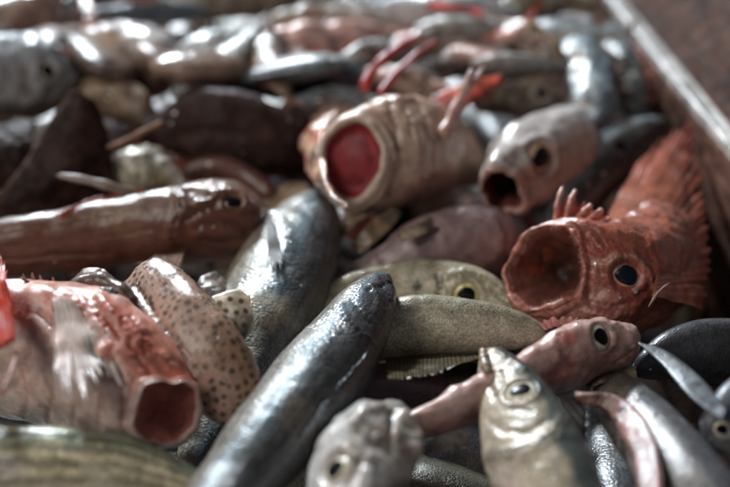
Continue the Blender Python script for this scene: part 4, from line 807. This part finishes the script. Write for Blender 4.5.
# ================================================================== water drops and loose scales lying on the upper fish
gl = bpy.data.materials.new('water'); gl.use_nodes = True; b_ = gl.node_tree.nodes['Principled BSDF']
b_.inputs['Transmission Weight'].default_value = 1; b_.inputs['Roughness'].default_value = .02; b_.inputs['IOR'].default_value = 1.33; b_.inputs['Base Color'].default_value = (.95, .97, 1, 1)
sm_ = skin('loose_scale_skin', rough=.2, metal=.5, coat=.8, coat_rough=.05, mottle=.2, speck=.1)
rg = np.random.default_rng(3); ring = np.linspace(0, 2 * np.pi, 8, endpoint=False)
def scatter(name, n, r0, r1, hgt, mat, col):
    V = []; F = []
    for _ in range(n):
        G_, N_ = BODIES[rg.integers(0, len(BODIES))]; i = rg.integers(4, G_.shape[0] - 4); j = rg.integers(0, G_.shape[1]); p = G_[i, j]; nn = N_[i, j]
        if nn @ unit(cO - p) < .05 and nn[2] < .3: continue
        a = unit(np.cross(nn, [.31, .52, .8])); b = np.cross(nn, a); r = rg.uniform(r0, r1) ** 1.0; k = len(V)
        nn = unit(nn + rg.normal(0, .12, 3)) if hgt < .2 else nn
        for f_, h_ in ((1, .0), (.8, .6), (.35, .95)):
            for t_ in ring: V.append(p + (a * math.cos(t_) + b * math.sin(t_)) * r * f_ + nn * (h_ * hgt * r + .004))
        for L_ in (0, 8):
            for q_ in range(8): F.append((k + L_ + q_, k + L_ + (q_ + 1) % 8, k + L_ + 8 + (q_ + 1) % 8, k + L_ + 8 + q_))
        F.append((k + 16, k + 17, k + 18, k + 19)); F.append((k + 16, k + 19, k + 20, k + 23)); F.append((k + 20, k + 21, k + 22, k + 23))
    V = np.array(V); me = mesh_from(name, V, F, np.ones(V.shape) * np.array(col), None, mat); o = bpy.data.objects.new(name, me); COL.objects.link(o); return o
o = scatter('water_drops', 2600, .015, .05, .7, gl, (1, 1, 1)); o['kind'] = 'stuff'; o['label'] = 'tiny water drops on the wet fish skin'; o['category'] = 'water drops'
o = scatter('loose_scales', 900, .04, .075, .12, sm_, (.55, .55, .52)); o['kind'] = 'stuff'; o['label'] = 'tiny loose silver scales stuck to the wet fish'; o['category'] = 'fish scales'

# ================================================================== the fish underneath: whole fish copied with their parts
def stock(name, label, Ls, hh, wr, back, flank, belly, mat, seed, eye, fincol):
    t = Thing(name, label, 'fish', 'fish in the lower layers of the pile', root=(0, 0, 0))
    g = [(0, .12), (.03, .35), (.09, .62), (.18, .88), (.32, 1), (.5, .95), (.68, .72), (.82, .42), (.92, .25), (1, .22)]
    rows = [(Ls * (a - .5), .25 * math.sin(a * 3 + seed), 0.0, hh * b) for a, b in g]
    t.body(rows, (0, 1, 0), back, flank, belly, mat=mat, wr=wr, nu=64, nv=40, seed=seed, pixel=False, bump=.05,
           eyes=[('st', .10, math.pi * .40, hh * .24, eye), ('st', .10, math.pi * 1.60, hh * .24, eye)])
    def f(nm, base, tip, rays): t.fin([np.array(p, float) for p in base], [np.array(p, float) for p in tip], rays=rays, col=fincol, name=nm, pixel=False, nvv=8, notch=.15)
    yo = lambda a: .25 * math.sin(a * 3 + seed)
    X = lambda a: Ls * (a - .5)
    f('dorsal_fin', [(X(.34), yo(.34) + hh * .95, 0), (X(.5), yo(.5) + hh * .9, 0), (X(.66), yo(.66) + hh * .7, 0)], [(X(.42), hh * 1.5, .1), (X(.58), hh * 1.35, .1), (X(.70), hh * 1.0, .1)], 10)
    f('anal_fin', [(X(.60), yo(.6) - hh * .75, 0), (X(.68), yo(.7) - hh * .68, 0), (X(.78), yo(.78) - hh * .45, 0)], [(X(.66), -hh * 1.1, .1), (X(.74), -hh * .95, .1), (X(.80), -hh * .7, .1)], 7)
    f('tail_fin', [(X(.98), yo(1) - hh * .2, 0), (X(.985), yo(1), 0), (X(.98), yo(1) + hh * .2, 0)], [(X(1.14), -hh * .9, 0), (X(1.06), yo(1), 0), (X(1.14), hh * .9, 0)], 10)
    return t.root
protos = [
 stock('buried_fish', 'dark silver fish buried in the gaps under the upper fish', 15, 1.7, .6, (.05, .055, .06), (.17, .17, .17), (.30, .28, .25), 'silver_fine', 61, 'silver', (.12, .1, .09)),
 stock('buried_fish', 'brown fish buried in the gaps under the upper fish', 13, 1.8, .75, (.10, .055, .04), (.13, .075, .055), (.2, .13, .1), 'slime', 62, 'dark', (.16, .07, .05)),
 stock('buried_fish', 'reddish fish buried in the gaps under the upper fish', 12, 1.9, .75, (.30, .09, .07), (.28, .12, .09), (.34, .2, .16), 'flesh', 63, 'dark', (.35, .07, .05)),
 stock('buried_fish', 'olive grey fish buried in the gaps under the upper fish', 14, 1.5, .6, (.09, .09, .06), (.16, .15, .11), (.26, .23, .18), 'scaled', 64, 'gold', (.12, .1, .06)),
]
rng = random.Random(5)
FAR = []
spots = []
for layer, z in enumerate((-6.2, -4.6, -3.1)):
    y = 22 + layer * 1.3
    while y < 84:
        x = -34 + rng.uniform(0, 3)
        xm = 14.3 - (y - 40.8) * .122 - 3.5
        while x < xm:
            vis = abs(x) < 5 + y * .34
            if vis: spots.append((x, y, z))
            x += 6.2
        y += 4.3
first = [True] * 4
for x, y, z in spots:
    k = rng.choices(range(4), (5, 4, 1.5, 4))[0]
    src = protos[k]
    if first[k]: r = src; first[k] = False
    else:
        r = src.copy(); COL.objects.link(r)
        for ch in list(src.children):
            c = ch.copy(); COL.objects.link(c); c.parent = r
            for g_ in ch.children:
                d = g_.copy(); COL.objects.link(d); d.parent = c
    far = max(0, (y - 55) / 30)
    r.location = Vector((x + rng.uniform(-1.5, 1.5), y + rng.uniform(-1.5, 1.5), z + rng.uniform(-.5, .5) + 1.6 * far)) * CM
    yaw = rng.uniform(0, 2 * math.pi)
    if x > xw(y) - 9: yaw = math.pi / 2 + rng.uniform(-.35, .35) + rng.choice((0, math.pi))
    r.rotation_euler = (rng.uniform(-.7, .7), rng.uniform(-.15, .15), yaw)
    s_ = rng.uniform(.75, 1.1); r.scale = (s_, s_, s_)
# narrow fish thrown across the far rows
def narrow(label, back, flank, belly, mat, seed, eye, fincol):
    r = stock('narrow_fish', label, 8.5, .62, .7, back, flank, belly, mat, seed, eye, fincol); r['group'] = 'narrow fish tangled in the far rows'; return r
thin = [narrow('narrow silver fish, out of focus, tangled in the far rows', (.15, .18, .2), (.36, .37, .37), (.45, .43, .4), 'silver_fine', 71, 'silver', (.35, .3, .28)),
        narrow('narrow pink red fish, out of focus, tangled in the far rows', (.6, .14, .10), (.62, .28, .22), (.6, .42, .36), 'flesh', 72, 'dark', (.6, .10, .07)),
        narrow('narrow tan fish, out of focus, tangled in the far rows', (.10, .06, .045), (.20, .13, .09), (.3, .2, .15), 'slime', 73, 'dark', (.4, .2, .14))]
used = [False] * 3
for n_ in range(26):
    y = rng.uniform(48.5, 60); hw_ = y * .30
    x = rng.uniform(-hw_, min(hw_, xw(y) - 3.2)); k = rng.choices(range(3), (5, 3, 3))[0]; src = thin[k]
    if not used[k]: r = src; used[k] = True
    else:
        r = src.copy(); COL.objects.link(r)
        for ch in list(src.children):
            c = ch.copy(); COL.objects.link(c); c.parent = r
            for g_ in ch.children:
                d = g_.copy(); COL.objects.link(d); d.parent = c
    r.location = Vector((x, y, rng.uniform(2.2, 3.6))) * CM
    r.rotation_euler = (rng.uniform(-.8, .8), rng.uniform(-.35, .35), rng.uniform(0, 6.28)); s_ = rng.uniform(.55, .9); w__ = rng.uniform(2.2, 3.3); r.scale = (s_, s_ * w__, s_ * w__ * .7)
bpy.context.view_layer.update()
# ---- every repeated fish that shows gets a label of its own, said from what lies beside it
PLACES = [(352, 160, 'gaping pale fish'), (545, 265, 'red scorpionfish mouth'), (540, 158, 'beige fish head'), (230, 203, 'brown fish head'), (80, 235, 'long brown fish'),
  (80, 350, 'big pink fish'), (180, 330, 'spotted fish'), (285, 280, 'plump silver fish'), (320, 380, 'large silver fish'), (467, 290, 'yellow eyed head'), (450, 325, 'olive fish'),
  (450, 250, 'mauve octopus'), (600, 340, 'small pink fish'), (525, 420, 'upright fish'), (375, 450, 'bumpy pale head'), (690, 350, 'glossy black fish'), (660, 430, 'long grey fish'),
  (60, 470, 'green backed fish'), (225, 125, 'humped dark ray'), (75, 140, 'pointed ray wing'), (620, 150, 'dark fish head'), (660, 220, 'fanned red fin'), (390, 60, 'red spikes'),
  (35, 75, 'bright grey fish'), (130, 60, 'blurred brown fish'), (220, 65, 'round white fish'), (310, 45, 'orange pink fish'), (450, 14, 'glaring silver fish'), (590, 70, 'blue silver fish'), (705, 180, 'tray wall')]
dg = bpy.context.evaluated_depsgraph_get(); eye_ = Vector(cO) * CM; hits = {}
for iy in range(0, 487, 5):
    for ix in range(0, 730, 5):
        d = Vector(cF + cR * (ix - 365.0) / FPX + cU * (243.5 - iy) / FPX).normalized()
        r_ = S.ray_cast(dg, eye_, d)
        if r_[0]:
            o_ = r_[4]
            while o_.parent: o_ = o_.parent
            if o_.name.startswith(('buried_fish', 'narrow_fish')): hits.setdefault(o_.name, []).append((ix, iy))
taken = set()
for nm in sorted(hits, key=lambda n: -len(hits[n])):
    o_ = bpy.data.objects[nm]; h_ = np.array(hits[nm]); cx, cy = h_.mean(0)
    ax = o_.matrix_world.to_3x3() @ Vector((1, 0, 0)); hx, hy = ax @ Vector(cR), ax @ Vector(cU); sl = hy / (abs(hx) + 1e-6) * (1 if hx > 0 else -1)
    tilt = 'seen end on' if math.hypot(hx, hy) < .45 * ax.length else 'lying level' if abs(sl) < .25 else 'tilted up right' if sl > 0 else 'tilted up left'
    kind_ = o_['label'].split(' fish')[0] + ' fish'; size_ = '' if len(h_) > 6 else 'mostly hidden '
    done = False
    for px_, py_, ph in sorted(PLACES, key=lambda q: math.hypot(q[0] - cx, q[1] - cy))[:3]:
        dx, dy = cx - px_, cy - py_
        rel = ('right of' if dx > 0 else 'left of') if abs(dx) > abs(dy) else ('below' if dy > 0 else 'above')
        lb = f"{size_}{kind_} {rel} the {ph}, {tilt}"
        if lb not in taken: taken.add(lb); o_['label'] = lb; done = True; break

# buried fish of the two lowest layers of which nothing shows are taken out again
for o_ in [o for o in S.objects if o.name.startswith('buried_fish') and o.parent is None and o.name not in hits and o.location.z < -.04]:
    for ch in list(o_.children_recursive): bpy.data.objects.remove(ch)
    bpy.data.objects.remove(o_)
